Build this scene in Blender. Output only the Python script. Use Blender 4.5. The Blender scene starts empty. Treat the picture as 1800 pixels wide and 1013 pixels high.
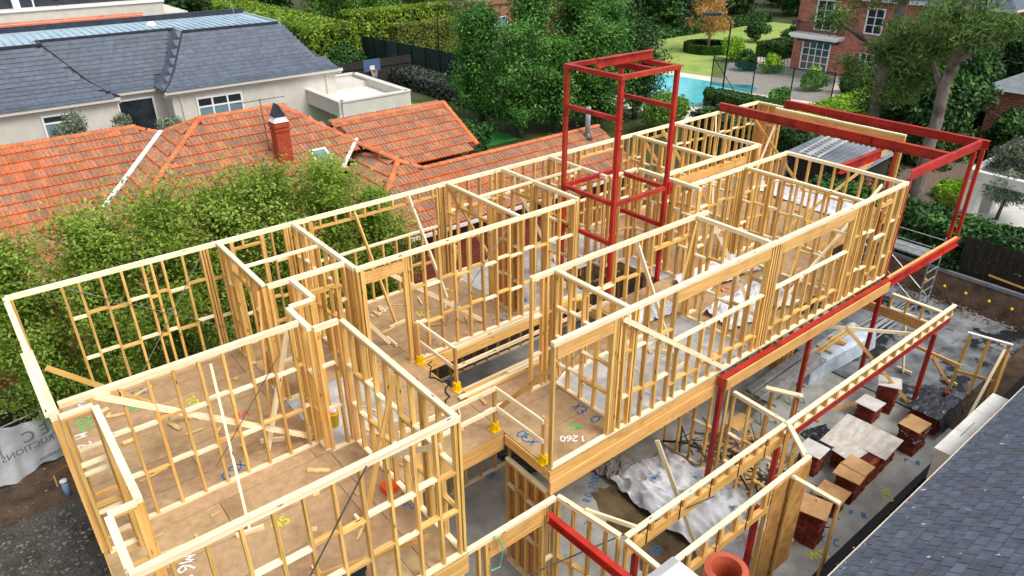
import bpy, math, random
import numpy as np
from mathutils import Vector, Matrix, Euler

random.seed(11)
rng = np.random.default_rng(11)
scene = bpy.context.scene
col = scene.collection
R = math.radians

# ------------------------------------------------------------------ camera
CAM = Vector((0.0, 0.0, 12.48))
cd = bpy.data.cameras.new("camera")
cam = bpy.data.objects.new("camera", cd)
col.objects.link(cam)
cam.location = CAM
cam.rotation_euler = Euler((R(62.1105), R(0.38672), R(-38.7238)), 'XYZ')
cd.sensor_width = 36.0
cd.lens = 1255.16 / 1800 * 36.0
cd.clip_start = 0.1
cd.clip_end = 2000
scene.camera = cam

# ------------------------------------------------------------------ light
SUN_EL, SUN_AZ = 58.0, 215.0          # bright overcast: soft high sun behind the camera's right shoulder
world = bpy.data.worlds.new("World")
scene.world = world
world.use_nodes = True
wn = world.node_tree
bg = wn.nodes["Background"]
sky = wn.nodes.new("ShaderNodeTexSky")
sky.sky_type = 'NISHITA'
sky.sun_disc = False
sky.sun_elevation = R(SUN_EL)
sky.sun_rotation = R(180)
sky.air_density = 1.0
sky.dust_density = 3.0
sky.ozone_density = 0.6
hz = wn.nodes.new("ShaderNodeHueSaturation")        # high thin cloud greys the blue
hz.inputs["Saturation"].default_value = 0.4
wn.links.new(sky.outputs[0], hz.inputs["Color"])
wn.links.new(hz.outputs[0], bg.inputs[0])
bg.inputs[1].default_value = 0.15
sd = bpy.data.lights.new("sun", 'SUN')
sun = bpy.data.objects.new("sun", sd)
col.objects.link(sun)
sd.energy = 1.3
sd.angle = R(26)
sd.color = (1.0, 0.96, 0.9)
# light comes from -Y, slightly +X
dirv = Vector((-0.18, 0.62, -1.0)).normalized()
sun.rotation_euler = dirv.to_track_quat('-Z', 'Y').to_euler()
sky.sun_elevation = math.asin(-dirv.z)
sky.sun_rotation = math.atan2(-dirv.x, -dirv.y)

vs = scene.view_settings
vs.view_transform = 'Standard'
vs.look = 'None'
vs.gamma = 1.0
vs.use_curve_mapping = False
vs.exposure = 0.62

# ------------------------------------------------------------------ materials
MATS = {}
def _nt(name):
    m = bpy.data.materials.new(name)
    m.use_nodes = True
    return m, m.node_tree, m.node_tree.nodes["Principled BSDF"]

def lin(c):
    """sRGB 0-255 triple to linear."""
    out = []
    for v in c:
        v /= 255.0
        out.append(v / 12.92 if v <= 0.04045 else ((v + 0.055) / 1.055) ** 2.4)
    return (*out, 1.0)

def mat(name, c1, c2=None, scale=4.0, stretch=(1, 1, 1), rough=0.75, rnd=0.0, island=0.0, bump=0.0,
        bscale=None, metal=0.0, spec=0.3, ramp=(0.35, 0.65), detail=5.0, knots=False, spots=None,
        c3=None, scale3=0.6, ramp3=(0.5, 0.65)):
    m, nt, b = _nt(name)
    N, L = nt.nodes, nt.links
    b.inputs["Roughness"].default_value = rough
    b.inputs["Metallic"].default_value = metal
    b.inputs["Specular IOR Level"].default_value = spec
    tc = N.new("ShaderNodeTexCoord")
    oi = N.new("ShaderNodeObjectInfo")
    add = N.new("ShaderNodeVectorMath"); add.operation = 'MULTIPLY_ADD'
    L.new(oi.outputs["Random"], add.inputs[0])
    add.inputs[1].default_value = (17.3, 11.1, 7.7)
    L.new(tc.outputs["Object"], add.inputs[2])
    mp = N.new("ShaderNodeMapping"); mp.inputs["Scale"].default_value = stretch
    L.new(add.outputs[0] if (rnd or island) else tc.outputs["Object"], mp.inputs[0])
    cur = None
    if c2 is not None:
        nz = N.new("ShaderNodeTexNoise"); nz.inputs["Scale"].default_value = scale
        nz.inputs["Detail"].default_value = detail; nz.inputs["Roughness"].default_value = 0.6
        L.new(mp.outputs[0], nz.inputs[0])
        cr = N.new("ShaderNodeValToRGB")
        cr.color_ramp.elements[0].position = ramp[0]; cr.color_ramp.elements[0].color = lin(c1)
        cr.color_ramp.elements[1].position = ramp[1]; cr.color_ramp.elements[1].color = lin(c2)
        L.new(nz.outputs[0], cr.inputs[0])
        cur = cr.outputs[0]
    else:
        rgb = N.new("ShaderNodeRGB"); rgb.outputs[0].default_value = lin(c1); cur = rgb.outputs[0]
    if c3 is not None:
        n3 = N.new("ShaderNodeTexNoise"); n3.inputs["Scale"].default_value = scale3; n3.inputs["Detail"].default_value = 6
        n3.inputs["Roughness"].default_value = 0.65
        L.new(add.outputs[0] if (rnd or island) else tc.outputs["Object"], n3.inputs[0])
        r3 = N.new("ShaderNodeMapRange"); r3.inputs[1].default_value = ramp3[0]; r3.inputs[2].default_value = ramp3[1]
        L.new(n3.outputs[0], r3.inputs[0])
        mx = N.new("ShaderNodeMix"); mx.data_type = 'RGBA'
        L.new(r3.outputs[0], mx.inputs[0]); L.new(cur, mx.inputs[6]); mx.inputs[7].default_value = lin(c3)
        cur = mx.outputs[2]
    if knots:
        vo = N.new("ShaderNodeTexVoronoi"); vo.inputs["Scale"].default_value = 1.0
        mk = N.new("ShaderNodeMapping"); mk.inputs["Scale"].default_value = (2.2, 8.0, 8.0)
        L.new(add.outputs[0], mk.inputs[0]); L.new(mk.outputs[0], vo.inputs[0])
        kr = N.new("ShaderNodeMapRange"); kr.inputs[1].default_value = 0.07; kr.inputs[2].default_value = 0.14
        L.new(vo.outputs["Distance"], kr.inputs[0])
        mx = N.new("ShaderNodeMix"); mx.data_type = 'RGBA'
        L.new(kr.outputs[0], mx.inputs[0]); mx.inputs[6].default_value = lin((96, 58, 26)); L.new(cur, mx.inputs[7])
        cur = mx.outputs[2]
    if spots is not None:                         # lichen or splashes: (colour, scale, threshold)
        vo = N.new("ShaderNodeTexNoise"); vo.inputs["Scale"].default_value = spots[1]; vo.inputs["Detail"].default_value = 3
        L.new(add.outputs[0], vo.inputs[0])
        kr = N.new("ShaderNodeMapRange"); kr.inputs[1].default_value = spots[2] + 0.03; kr.inputs[2].default_value = spots[2]
        L.new(vo.outputs[0], kr.inputs[0])
        mx = N.new("ShaderNodeMix"); mx.data_type = 'RGBA'
        L.new(kr.outputs[0], mx.inputs[0]); mx.inputs[6].default_value = lin(spots[0]); L.new(cur, mx.inputs[7])
        cur = mx.outputs[2]
    if rnd or island:
        hs = N.new("ShaderNodeHueSaturation")
        L.new(cur, hs.inputs["Color"])
        mr = N.new("ShaderNodeMapRange")
        a = max(rnd, island)
        mr.inputs[3].default_value = 1 - a; mr.inputs[4].default_value = 1 + a
        if island:
            ge = N.new("ShaderNodeNewGeometry")
            fr = N.new("ShaderNodeMath"); fr.operation = 'ADD'
            L.new(ge.outputs["Random Per Island"], fr.inputs[0]); L.new(oi.outputs["Random"], fr.inputs[1])
            f2 = N.new("ShaderNodeMath"); f2.operation = 'FRACT'
            L.new(fr.outputs[0], f2.inputs[0]); L.new(f2.outputs[0], mr.inputs[0])
        else:
            L.new(oi.outputs["Random"], mr.inputs[0])
        L.new(mr.outputs[0], hs.inputs["Value"])
        if rnd:
            m7 = N.new("ShaderNodeMath"); m7.operation = 'MULTIPLY'; m7.inputs[1].default_value = 7.31
            f7 = N.new("ShaderNodeMath"); f7.operation = 'FRACT'
            L.new(oi.outputs["Random"], m7.inputs[0]); L.new(m7.outputs[0], f7.inputs[0])
            h7 = N.new("ShaderNodeMapRange"); h7.inputs[3].default_value = 0.497; h7.inputs[4].default_value = 0.509
            L.new(f7.outputs[0], h7.inputs[0]); L.new(h7.outputs[0], hs.inputs["Hue"])
        cur = hs.outputs[0]
    L.new(cur, b.inputs["Base Color"])
    if bump:
        bn = N.new("ShaderNodeTexNoise"); bn.inputs["Scale"].default_value = bscale or scale * 2; bn.inputs["Detail"].default_value = 6
        L.new(mp.outputs[0], bn.inputs[0])
        bp = N.new("ShaderNodeBump"); bp.inputs["Strength"].default_value = bump; bp.inputs["Distance"].default_value = 0.05
        L.new(bn.outputs[0], bp.inputs["Height"]); L.new(bp.outputs[0], b.inputs["Normal"])
    MATS[name] = m
    return m

def leafmat(name, cols, transl=0.25, rough=0.55):
    m, nt, b = _nt(name)
    N, L = nt.nodes, nt.links
    ge = N.new("ShaderNodeNewGeometry"); oi = N.new("ShaderNodeObjectInfo")
    nz = N.new("ShaderNodeTexNoise"); nz.inputs["Scale"].default_value = 0.9; nz.inputs["Detail"].default_value = 2
    tc = N.new("ShaderNodeTexCoord"); L.new(tc.outputs["Object"], nz.inputs[0])
    s = N.new("ShaderNodeMath"); s.operation = 'MULTIPLY_ADD'; s.inputs[1].default_value = 0.62
    L.new(ge.outputs["Random Per Island"], s.inputs[0])
    s2 = N.new("ShaderNodeMath"); s2.operation = 'MULTIPLY_ADD'; s2.inputs[1].default_value = 1.5; s2.inputs[2].default_value = -0.56
    L.new(nz.outputs[0], s2.inputs[0]); L.new(s2.outputs[0], s.inputs[2])
    cr = N.new("ShaderNodeValToRGB")
    e = cr.color_ramp.elements
    while len(e) < len(cols): e.new(0.5)
    for i, c in enumerate(cols):
        e[i].position = i / (len(cols) - 1); e[i].color = lin(c)
    L.new(s.outputs[0], cr.inputs[0])
    L.new(cr.outputs[0], b.inputs["Base Color"])
    b.inputs["Roughness"].default_value = rough
    b.inputs["Specular IOR Level"].default_value = 0.35
    tr = N.new("ShaderNodeBsdfTranslucent"); L.new(cr.outputs[0], tr.inputs[0])
    mx = N.new("ShaderNodeMixShader"); mx.inputs[0].default_value = transl
    L.new(b.outputs[0], mx.inputs[1]); L.new(tr.outputs[0], mx.inputs[2])
    L.new(mx.outputs[0], N["Material Output"].inputs[0])
    MATS[name] = m
    return m

def brickmat(name, c1, c2, mortar, sx=0.24, sy=0.086, ax='xz'):
    m, nt, b = _nt(name)
    N, L = nt.nodes, nt.links
    tc = N.new("ShaderNodeTexCoord")
    sp = N.new("ShaderNodeSeparateXYZ"); L.new(tc.outputs["Object"], sp.inputs[0])
    cb = N.new("ShaderNodeCombineXYZ")
    ad = N.new("ShaderNodeMath"); ad.operation = 'ADD'
    L.new(sp.outputs[0], ad.inputs[0]); L.new(sp.outputs[1], ad.inputs[1])
    L.new(ad.outputs[0], cb.inputs[0]); L.new(sp.outputs[2], cb.inputs[1])
    br = N.new("ShaderNodeTexBrick")
    L.new(cb.outputs[0], br.inputs[0])
    br.inputs["Color1"].default_value = lin(c1); br.inputs["Color2"].default_value = lin(c2); br.inputs["Mortar"].default_value = lin(mortar)
    br.inputs["Scale"].default_value = 1.0
    br.inputs["Brick Width"].default_value = sx; br.inputs["Row Height"].default_value = sy
    br.inputs["Mortar Size"].default_value = 0.009
    nz = N.new("ShaderNodeTexNoise"); nz.inputs["Scale"].default_value = 1.3; nz.inputs["Detail"].default_value = 5
    L.new(tc.outputs["Object"], nz.inputs[0])
    hs = N.new("ShaderNodeHueSaturation")
    mr = N.new("ShaderNodeMapRange"); mr.inputs[3].default_value = 0.6; mr.inputs[4].default_value = 1.35
    L.new(nz.outputs[0], mr.inputs[0]); L.new(mr.outputs[0], hs.inputs["Value"])
    L.new(br.outputs[0], hs.inputs["Color"]); L.new(hs.outputs[0], b.inputs["Base Color"])
    bp = N.new("ShaderNodeBump"); bp.inputs["Strength"].default_value = 0.5; bp.inputs["Distance"].default_value = 0.02; bp.invert = True
    L.new(br.outputs["Fac"], bp.inputs["Height"]); L.new(bp.outputs[0], b.inputs["Normal"])
    b.inputs["Roughness"].default_value = 0.9
    MATS[name] = m
    return m

WOOD = mat("pine_timber", (200, 150, 76), (234, 192, 120), scale=1.0, stretch=(1.3, 30, 30), rnd=0.22, knots=True, rough=0.68, bump=0.1, bscale=2)
WOODP = mat("pine_timber_pale_lit", (238, 214, 166), (252, 240, 210), scale=1.0, stretch=(1.3, 30, 30), rnd=0.1, knots=True, rough=0.65)  # paler pine: brightness of sky-lit top faces put into the colour
LVL = mat("laminated_beam", (202, 150, 82), (232, 186, 116), scale=1.0, stretch=(1.0, 14, 30), rnd=0.08, rough=0.7, c3=(186, 138, 78), scale3=2.0, ramp3=(0.52, 0.75))
PLY = mat("red_plywood", (176, 112, 74), (202, 140, 98), scale=1.0, stretch=(20, 20, 1.2), rnd=0.06, rough=0.7)
PLYP = mat("pale_plywood", (196, 144, 88), (222, 176, 118), scale=1.0, stretch=(16, 16, 1.0), rnd=0.06, rough=0.7)
OSB = mat("bracing_board", (178, 126, 66), (214, 168, 98), scale=5.0, stretch=(1, 1, 2.4), rnd=0.05, rough=0.7)
DECK = mat("particleboard", (166, 135, 99), (184, 154, 117), scale=7.0, rnd=0.09, rough=0.8, c3=(130, 99, 70), scale3=0.8, ramp3=(0.5, 0.78), bump=0.05)
FIBRE = mat("fibre_cement", (168, 168, 166), (198, 198, 196), scale=3.0, rnd=0.05, rough=0.8, c3=(150, 146, 140), scale3=0.8, ramp3=(0.5, 0.7))
RED = mat("red_oxide_steel", (158, 30, 22), (190, 46, 34), scale=2.5, rough=0.5, rnd=0.07, spec=0.4, c3=(108, 26, 22), scale3=1.6, ramp3=(0.5, 0.72), spots=((120, 70, 56), 14.0, 0.7))
GALV = mat("galvanised_steel", (150, 152, 152), (190, 192, 192), scale=6, rough=0.4, metal=0.6, rnd=0.08)
STRAP = mat("steel_strap", (82, 80, 78), (120, 116, 110), scale=6, rough=0.5, metal=0.5)
CONC = mat("concrete_slab", (150, 150, 144), (182, 182, 176), scale=1.6, rough=0.85, c3=(112, 108, 98), scale3=0.35, ramp3=(0.5, 0.72), bump=0.04, detail=8)
WETC = mat("wet_dark_concrete", (72, 75, 78), (138, 142, 144), scale=1.3, rough=0.5, c3=(22, 23, 24), scale3=0.8, ramp3=(0.53, 0.57), detail=8, spec=0.5)
SOIL = mat("dark_soil", (62, 50, 40), (98, 80, 64), scale=2.2, rough=0.95, bump=0.6, bscale=9, c3=(120, 74, 56), scale3=0.5, ramp3=(0.58, 0.72), detail=8)
GRAVEL = mat("grey_gravel", (62, 59, 55), (104, 99, 92), scale=18, rough=0.9, bump=0.6, bscale=40, c3=(54, 46, 39), scale3=0.7, ramp3=(0.45, 0.65), detail=8)
STONE = mat("gravel_stone", (72, 69, 65), (124, 119, 112), scale=3, rough=0.9, island=0.4)
BRICK = mat("red_brick", (108, 44, 32), (142, 62, 46), scale=14, rough=0.9, rnd=0.28, bump=0.2)
CORE = mat("brick_core", (70, 30, 24), (92, 40, 32), scale=10, rough=0.95)
BOARDT = mat("tan_cover_board", (176, 136, 92), (196, 158, 112), scale=4, rough=0.8, rnd=0.06, c3=(150, 112, 74), scale3=1.6, ramp3=(0.5, 0.75))
BOARDG = mat("grey_cover_board", (172, 166, 158), (204, 200, 192), scale=3, rough=0.8, rnd=0.05, c3=(198, 150, 110), scale3=1.0, ramp3=(0.58, 0.68), stretch=(1, 3, 1))
BOARDW = mat("pale_grey_board", (192, 190, 184), (212, 210, 206), scale=3, rough=0.8, rnd=0.05)
BLACKP = mat("black_plastic", (22, 25, 30), (52, 58, 66), scale=5, rough=0.25, spec=0.6, bump=0.7, bscale=7)
WTARP = mat("white_sheeting", (206, 209, 214), (232, 234, 236), scale=4, rough=0.6, bump=0.5, bscale=5, c3=(158, 163, 172), scale3=1.4, ramp3=(0.52, 0.72))
GTARP = mat("grey_sheeting", (206, 210, 216), (230, 232, 236), scale=3, rough=0.6, bump=0.7, bscale=5, c3=(120, 122, 128), scale3=1.3, ramp3=(0.52, 0.72))
BTARP = mat("blue_grey_wrap", (168, 184, 200), (202, 214, 226), scale=3, rough=0.4, bump=0.6, bscale=5, spec=0.5)
TERRA = mat("terracotta_tile", (132, 110, 94), (212, 126, 72), scale=1.8, stretch=(10, 1.6, 1.6), rough=0.92, island=0.15, c3=(208, 104, 50), scale3=0.28, ramp3=(0.56, 0.85), ramp=(0.44, 0.68), detail=6,
            spots=None)
TERRAL = mat("terracotta_lip", (198, 90, 42), (218, 116, 62), scale=2.0, rough=0.85, island=0.12)
TERRAC = mat("terracotta_ridge", (192, 98, 58), (212, 126, 82), scale=4.0, rough=0.85, rnd=0.12, c3=(170, 110, 84), scale3=1.2, ramp3=(0.5, 0.7))
TERRAN = mat("new_terracotta", (214, 92, 44), (230, 112, 60), scale=4.0, rough=0.8, island=0.08)
SLATE = mat("blue_grey_slate", (72, 81, 94), (90, 99, 112), scale=3.0, rough=0.6, island=0.09, spec=0.4)
SLATER = mat("weathered_slate", (74, 85, 100), (98, 109, 124), scale=4.0, rough=0.62, island=0.13, rnd=0.13, spec=0.35, spots=((208, 208, 200), 7.0, 0.7),
             c3=(84, 84, 88), scale3=1.1, ramp3=(0.5, 0.72))
RENDER = mat("cream_render", (196, 192, 180), (208, 204, 194), scale=1.5, rough=0.9)
TRIMC = mat("cream_trim", (206, 203, 194), rough=0.7)
WHITEP = mat("white_paint", (226, 226, 224), (236, 236, 234), scale=2, rough=0.5)
METALR = mat("pale_blue_metal_roof", (148, 172, 186), (172, 194, 204), scale=1.0, rough=0.45, spec=0.5)
DARKM = mat("dark_grey_metal", (40, 46, 56), (56, 62, 72), scale=3, rough=0.5)
BLACKM = mat("black_metal", (20, 21, 23), rough=0.5)
GREYM = mat("grey_metal", (128, 134, 140), (150, 156, 160), scale=3, rough=0.5)
GLASS = mat("window_glass", (104, 132, 142), (124, 150, 158), scale=0.8, rough=0.12, spec=0.7)
GLASSD = mat("dark_window_glass", (30, 36, 40), (52, 60, 66), scale=1.2, rough=0.1, spec=0.7)
BARK = mat("brown_bark", (70, 60, 50), (104, 92, 80), scale=3, stretch=(6, 6, 1), rough=0.95, bump=0.5)
BARKG = mat("gum_bark", (104, 94, 86), (140, 130, 120), scale=2.5, stretch=(4, 4, 1), rough=0.95, bump=0.6, c3=(80, 70, 64), scale3=1.4, ramp3=(0.48, 0.66))
TWIG = mat("pale_twig", (150, 130, 110), (176, 156, 134), scale=3, rough=0.9)
LAWN = mat("lawn_grass", (122, 148, 70), (154, 172, 92), scale=0.5, rough=0.95, bump=0.3, bscale=30, detail=8, c3=(164, 170, 90), scale3=0.12, ramp3=(0.5, 0.68))
GROUND = mat("garden_ground", (48, 62, 30), (76, 84, 46), scale=0.4, rough=0.95, bump=0.4, bscale=8, c3=(70, 60, 46), scale3=0.15, ramp3=(0.5, 0.65), detail=8)
MULCH = mat("bark_mulch", (88, 74, 62), (132, 116, 100), scale=9, rough=0.95, bump=0.7, bscale=18)
POOL = mat("pool_water", (40, 178, 190), (84, 206, 212), scale=2.2, rough=0.08, spec=0.6, bump=0.12, bscale=3)
PAVE = mat("pale_paving", (206, 196, 184), (224, 216, 206), scale=1.5, rough=0.8)
YEL = mat("yellow_plastic", (236, 196, 12), rough=0.4)
ORANGE = mat("orange_plastic", (230, 84, 30), rough=0.4)
BLUEP = mat("blue_spray_paint", (34, 110, 176), rough=0.8)
GREENP = mat("green_spray_paint", (70, 200, 90), rough=0.8)
YELP = mat("yellow_spray_paint", (206, 214, 40), rough=0.8)
WHITESP = mat("white_spray_paint", (232, 232, 228), rough=0.8)
REDP = mat("red_spray_paint", (220, 70, 70), rough=0.8)
PINKP = mat("pink_print", (210, 140, 165), rough=0.7)
POT = mat("clay_chimney_pot", (160, 70, 44), (184, 88, 58), scale=3, rough=0.55, spec=0.4)
BLOCKW = mat("white_aerated_block", (206, 205, 198), (222, 221, 214), scale=3, rough=0.9)
FENCEB = mat("dark_paling", (40, 36, 34), (66, 60, 56), scale=2, stretch=(8, 8, 0.7), rough=0.95, rnd=0.15)
CORR = mat("black_corrugated", (16, 17, 19), (32, 33, 35), scale=3, rough=0.5)
MESHG = mat("green_windbreak_mesh", (24, 46, 42), (44, 66, 60), scale=0.5, stretch=(1, 1, 0.5), rough=0.85, c3=(70, 88, 84), scale3=0.5, ramp3=(0.6, 0.8))
BANNER = mat("grey_banner_cloth", (172, 176, 178), (200, 203, 205), scale=1.6, rough=0.7, bump=0.5, bscale=3)
BANNERT = mat("banner_print", (110, 116, 122), rough=0.8)
BW = brickmat("house_brick_wall", (128, 46, 34), (150, 60, 44), (120, 84, 72))
BWM = brickmat("mansion_brick_wall", (156, 82, 66), (184, 108, 88), (196, 172, 158), .36, .13)
HOSE = mat("teal_strap", (90, 190, 165), rough=0.5)
PIPE = mat("blue_pipe", (120, 150, 178), rough=0.5)
DARKV = mat("dark_debris", (34, 32, 30), (80, 72, 62), scale=4, rough=0.8, island=0.3)
LITTER = mat("dry_leaf_litter", (120, 86, 66), (170, 134, 110), scale=4, rough=0.9, island=0.35)

L_LEFT = leafmat("privet_leaves", [(78, 102, 28), (128, 160, 52), (168, 194, 84), (200, 218, 122)], 0.5)
L_DARK = leafmat("dark_leaves", [(20, 40, 16), (40, 72, 30), (62, 100, 44), (96, 134, 64)], 0.2)
L_POP = leafmat("poplar_leaves", [(34, 68, 24), (66, 120, 46), (98, 154, 64), (148, 190, 96)], 0.35)
L_WIL = leafmat("willow_leaves", [(46, 84, 24), (86, 128, 44), (122, 162, 66), (150, 186, 88)], 0.3)
L_HEDGE = leafmat("bright_hedge_leaves", [(54, 76, 18), (100, 132, 30), (136, 164, 46), (168, 190, 68)], 0.3)
L_BOX = leafmat("box_hedge_leaves", [(20, 44, 14), (38, 76, 22), (58, 100, 32), (80, 122, 44)], 0.15)
L_OLIVE = leafmat("olive_leaves", [(50, 62, 46), (92, 106, 82), (124, 138, 112), (150, 162, 136)], 0.15)
L_GUM = leafmat("gum_leaves", [(40, 62, 26), (76, 108, 46), (106, 138, 64), (150, 170, 92)], 0.25)
L_GOLD = leafmat("autumn_leaves", [(150, 104, 44), (190, 140, 70), (210, 164, 92), (222, 186, 120)], 0.3)
L_GREY = leafmat("dull_hedge_leaves", [(28, 34, 28), (54, 62, 54), (78, 86, 76), (96, 104, 92)], 0.1)
L_IVY = leafmat("ivy_leaves", [(14, 36, 12), (34, 72, 24), (56, 102, 36), (84, 134, 52)], 0.15)
L_LIME = leafmat("lime_leaves", [(76, 116, 18), (120, 168, 30), (156, 198, 50), (190, 216, 84)], 0.3)
L_COURT = leafmat("clipped_wall_leaves", [(60, 72, 20), (100, 112, 36), (128, 138, 52), (150, 158, 70)], 0.2)
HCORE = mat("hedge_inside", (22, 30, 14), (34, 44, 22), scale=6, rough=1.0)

# ------------------------------------------------------------------ helpers
def tag(o, label=None, cat=None, group=None, kind=None):
    if label: o["label"] = label
    if cat: o["category"] = cat
    if group: o["group"] = group
    if kind: o["kind"] = kind
    return o

def thing(name, label, cat, loc=(0, 0, 0), group=None):
    o = bpy.data.objects.new(name, None)
    o.empty_display_size = 0.2
    o.location = loc
    col.objects.link(o)
    return tag(o, label, cat, group)

def link(name, me, m, parent=None, matrix=None):
    if m is not None and len(me.materials) == 0: me.materials.append(m)
    o = bpy.data.objects.new(name, me)
    col.objects.link(o)
    M_ = matrix if matrix is not None else Matrix.Identity(4)
    if parent is not None:
        o.parent = parent
        off = Vector(parent.location)
        p = parent.parent
        while p is not None:
            off = off + Vector(p.location); p = p.parent
        # parents are only ever translated; parts with a mesh parent keep the parent's own transform inverse
        if parent.type == 'EMPTY':
            o.matrix_basis = Matrix.Translation(-off) @ M_
        else:
            wm = world_of(parent)
            o.matrix_basis = wm.inverted() @ M_
    else:
        o.matrix_basis = M_
    return o

def world_of(o):
    m = o.matrix_basis.copy()
    while o.parent is not None:
        o = o.parent
        m = o.matrix_basis @ m
    return m

class MB:
    def __init__(s): s.v = []; s.f = []
    def add(s, verts, faces):
        k = len(s.v); s.v += [tuple(p) for p in verts]; s.f += [tuple(i + k for i in f) for f in faces]
        return s
    def box(s, a, b):
        x0, y0, z0 = a; x1, y1, z1 = b
        return s.add([(x0,y0,z0),(x1,y0,z0),(x1,y1,z0),(x0,y1,z0),(x0,y0,z1),(x1,y0,z1),(x1,y1,z1),(x0,y1,z1)],
                     [(0,3,2,1),(4,5,6,7),(0,1,5,4),(1,2,6,5),(2,3,7,6),(3,0,4,7)])
    def bar(s, p0, p1, w, h, wd=None):
        p0, p1 = Vector(p0), Vector(p1); x = (p1 - p0).normalized()
        wd = Vector(wd) if wd else (Vector((0,1,0)) if abs(x.z) > .95 else Vector((0,0,1)).cross(x))
        wd = (wd - x * wd.dot(x)).normalized(); hh = x.cross(wd)
        c = [wd*(w/2*a) + hh*(h/2*b) for a, b in ((-1,-1),(1,-1),(1,1),(-1,1))]
        return s.add([p0 + q for q in c] + [p1 + q for q in c], [(3,2,1,0),(4,5,6,7),(0,1,5,4),(1,2,6,5),(2,3,7,6),(3,0,4,7)])
    def tube(s, pts, rad, n=8, cap=True):
        pts = [Vector(p) for p in pts]; rad = rad if isinstance(rad, (list, tuple)) else [rad]*len(pts)
        k = len(s.v)
        for i, p in enumerate(pts):
            d = (pts[min(i+1, len(pts)-1)] - pts[max(i-1, 0)]).normalized()
            a = Vector((0,0,1)) if abs(d.z) < .9 else Vector((1,0,0))
            a = (a - d*a.dot(d)).normalized(); b = d.cross(a)
            for j in range(n):
                t = 2*math.pi*j/n
                s.v.append(tuple(p + (a*math.cos(t) + b*math.sin(t))*rad[i]))
        for i in range(len(pts)-1):
            for j in range(n):
                s.f.append((k+i*n+j, k+i*n+(j+1)%n, k+(i+1)*n+(j+1)%n, k+(i+1)*n+j))
        if cap:
            s.f.append(tuple(k+j for j in reversed(range(n)))); s.f.append(tuple(k+(len(pts)-1)*n+j for j in range(n)))
        return s
    def lathe(s, c, prof, n=16):
        k = len(s.v); c = Vector(c)
        for r, z in prof:
            for j in range(n):
                t = 2*math.pi*j/n; s.v.append((c.x + r*math.cos(t), c.y + r*math.sin(t), c.z + z))
        for i in range(len(prof)-1):
            for j in range(n): s.f.append((k+i*n+j, k+i*n+(j+1)%n, k+(i+1)*n+(j+1)%n, k+(i+1)*n+j))
        s.f.append(tuple(k+j for j in reversed(range(n)))); s.f.append(tuple(k+(len(prof)-1)*n+j for j in range(n)))
        return s
    def poly(s, pts, th=0.0):
        pts = [Vector(p) for p in pts]
        if th == 0: return s.add(pts, [tuple(range(len(pts)))])
        n = (pts[1]-pts[0]).cross(pts[2]-pts[0]).normalized()
        if n.z < 0: n = -n
        N = len(pts)
        return s.add(pts + [p - n*th for p in pts], [tuple(range(N)), tuple(range(2*N-1, N-1, -1))] + [(i, i+N, (i+1)%N+N, (i+1)%N) for i in range(N)])
    def mesh(s, name="mesh", smooth=False):
        me = bpy.data.meshes.new(name); me.from_pydata(s.v, [], s.f); me.update()
        if smooth:
            for p in me.polygons: p.use_smooth = True
        return me
    def build(s, name, m, parent=None, smooth=False):
        return link(name, s.mesh(name, smooth), m, parent)

BEAMS = {}
def beam(name, parent, p0, p1, w, h, m, wd=None):
    """A straight member from p0 to p1 (w along wd, h across), its own mesh with the grain along local x."""
    p0, p1 = Vector(p0), Vector(p1); x = (p1 - p0); Ln = x.length; x.normalize()
    wd = Vector(wd) if wd else (Vector((0,1,0)) if abs(x.z) > .95 else Vector((0,0,1)).cross(x))
    wd = (wd - x*wd.dot(x)).normalized(); hh = x.cross(wd)
    key = (round(Ln, 3), round(w, 4), round(h, 4), m.name)
    if key not in BEAMS:
        b = MB().box((-key[0]/2, -w/2, -h/2), (key[0]/2, w/2, h/2)); BEAMS[key] = b.mesh("beam")
        BEAMS[key].materials.append(m)
    M_ = Matrix((x, wd, hh)).transposed().to_4x4(); M_.translation = (p0 + p1)/2
    return link(name, BEAMS[key], None, parent, M_)

SEC = {}
def section(name, parent, p0, p1, poly, m, side):
    """Extrude a closed (side, up) outline from p0 to p1; side = the direction of the outline's first axis."""
    p0, p1 = Vector(p0), Vector(p1); x = (p1-p0); Ln = x.length; x.normalize()
    sd_ = Vector(side); sd_ = (sd_ - x*sd_.dot(x)).normalized(); up = x.cross(sd_)
    if up.z < 0: up = -up
    me_v = []; n = len(poly)
    for L_ in (-Ln/2, Ln/2): me_v += [(L_, a, b) for a, b in poly]
    f = [tuple(reversed(range(n))), tuple(range(n, 2*n))] + [(i, (i+1)%n, (i+1)%n+n, i+n) for i in range(n)]
    me = MB().add(me_v, f).mesh(name)
    M_ = Matrix((x, sd_, up)).transposed().to_4x4(); M_.translation = (p0+p1)/2
    return link(name, me, m, parent, M_)

def I_SEC(d, w, tw=0.012, tf=0.016):
    return [(-w/2,-d/2),(w/2,-d/2),(w/2,-d/2+tf),(tw/2,-d/2+tf),(tw/2,d/2-tf),(w/2,d/2-tf),(w/2,d/2),(-w/2,d/2),(-w/2,d/2-tf),(-tw/2,d/2-tf),(-tw/2,-d/2+tf),(-w/2,-d/2+tf)]
def C_SEC(d, w, tw=0.012, tf=0.016):
    return [(0,-d/2),(w,-d/2),(w,-d/2+tf),(tw,-d/2+tf),(tw,d/2-tf),(w,d/2-tf),(w,d/2),(0,d/2)]

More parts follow.
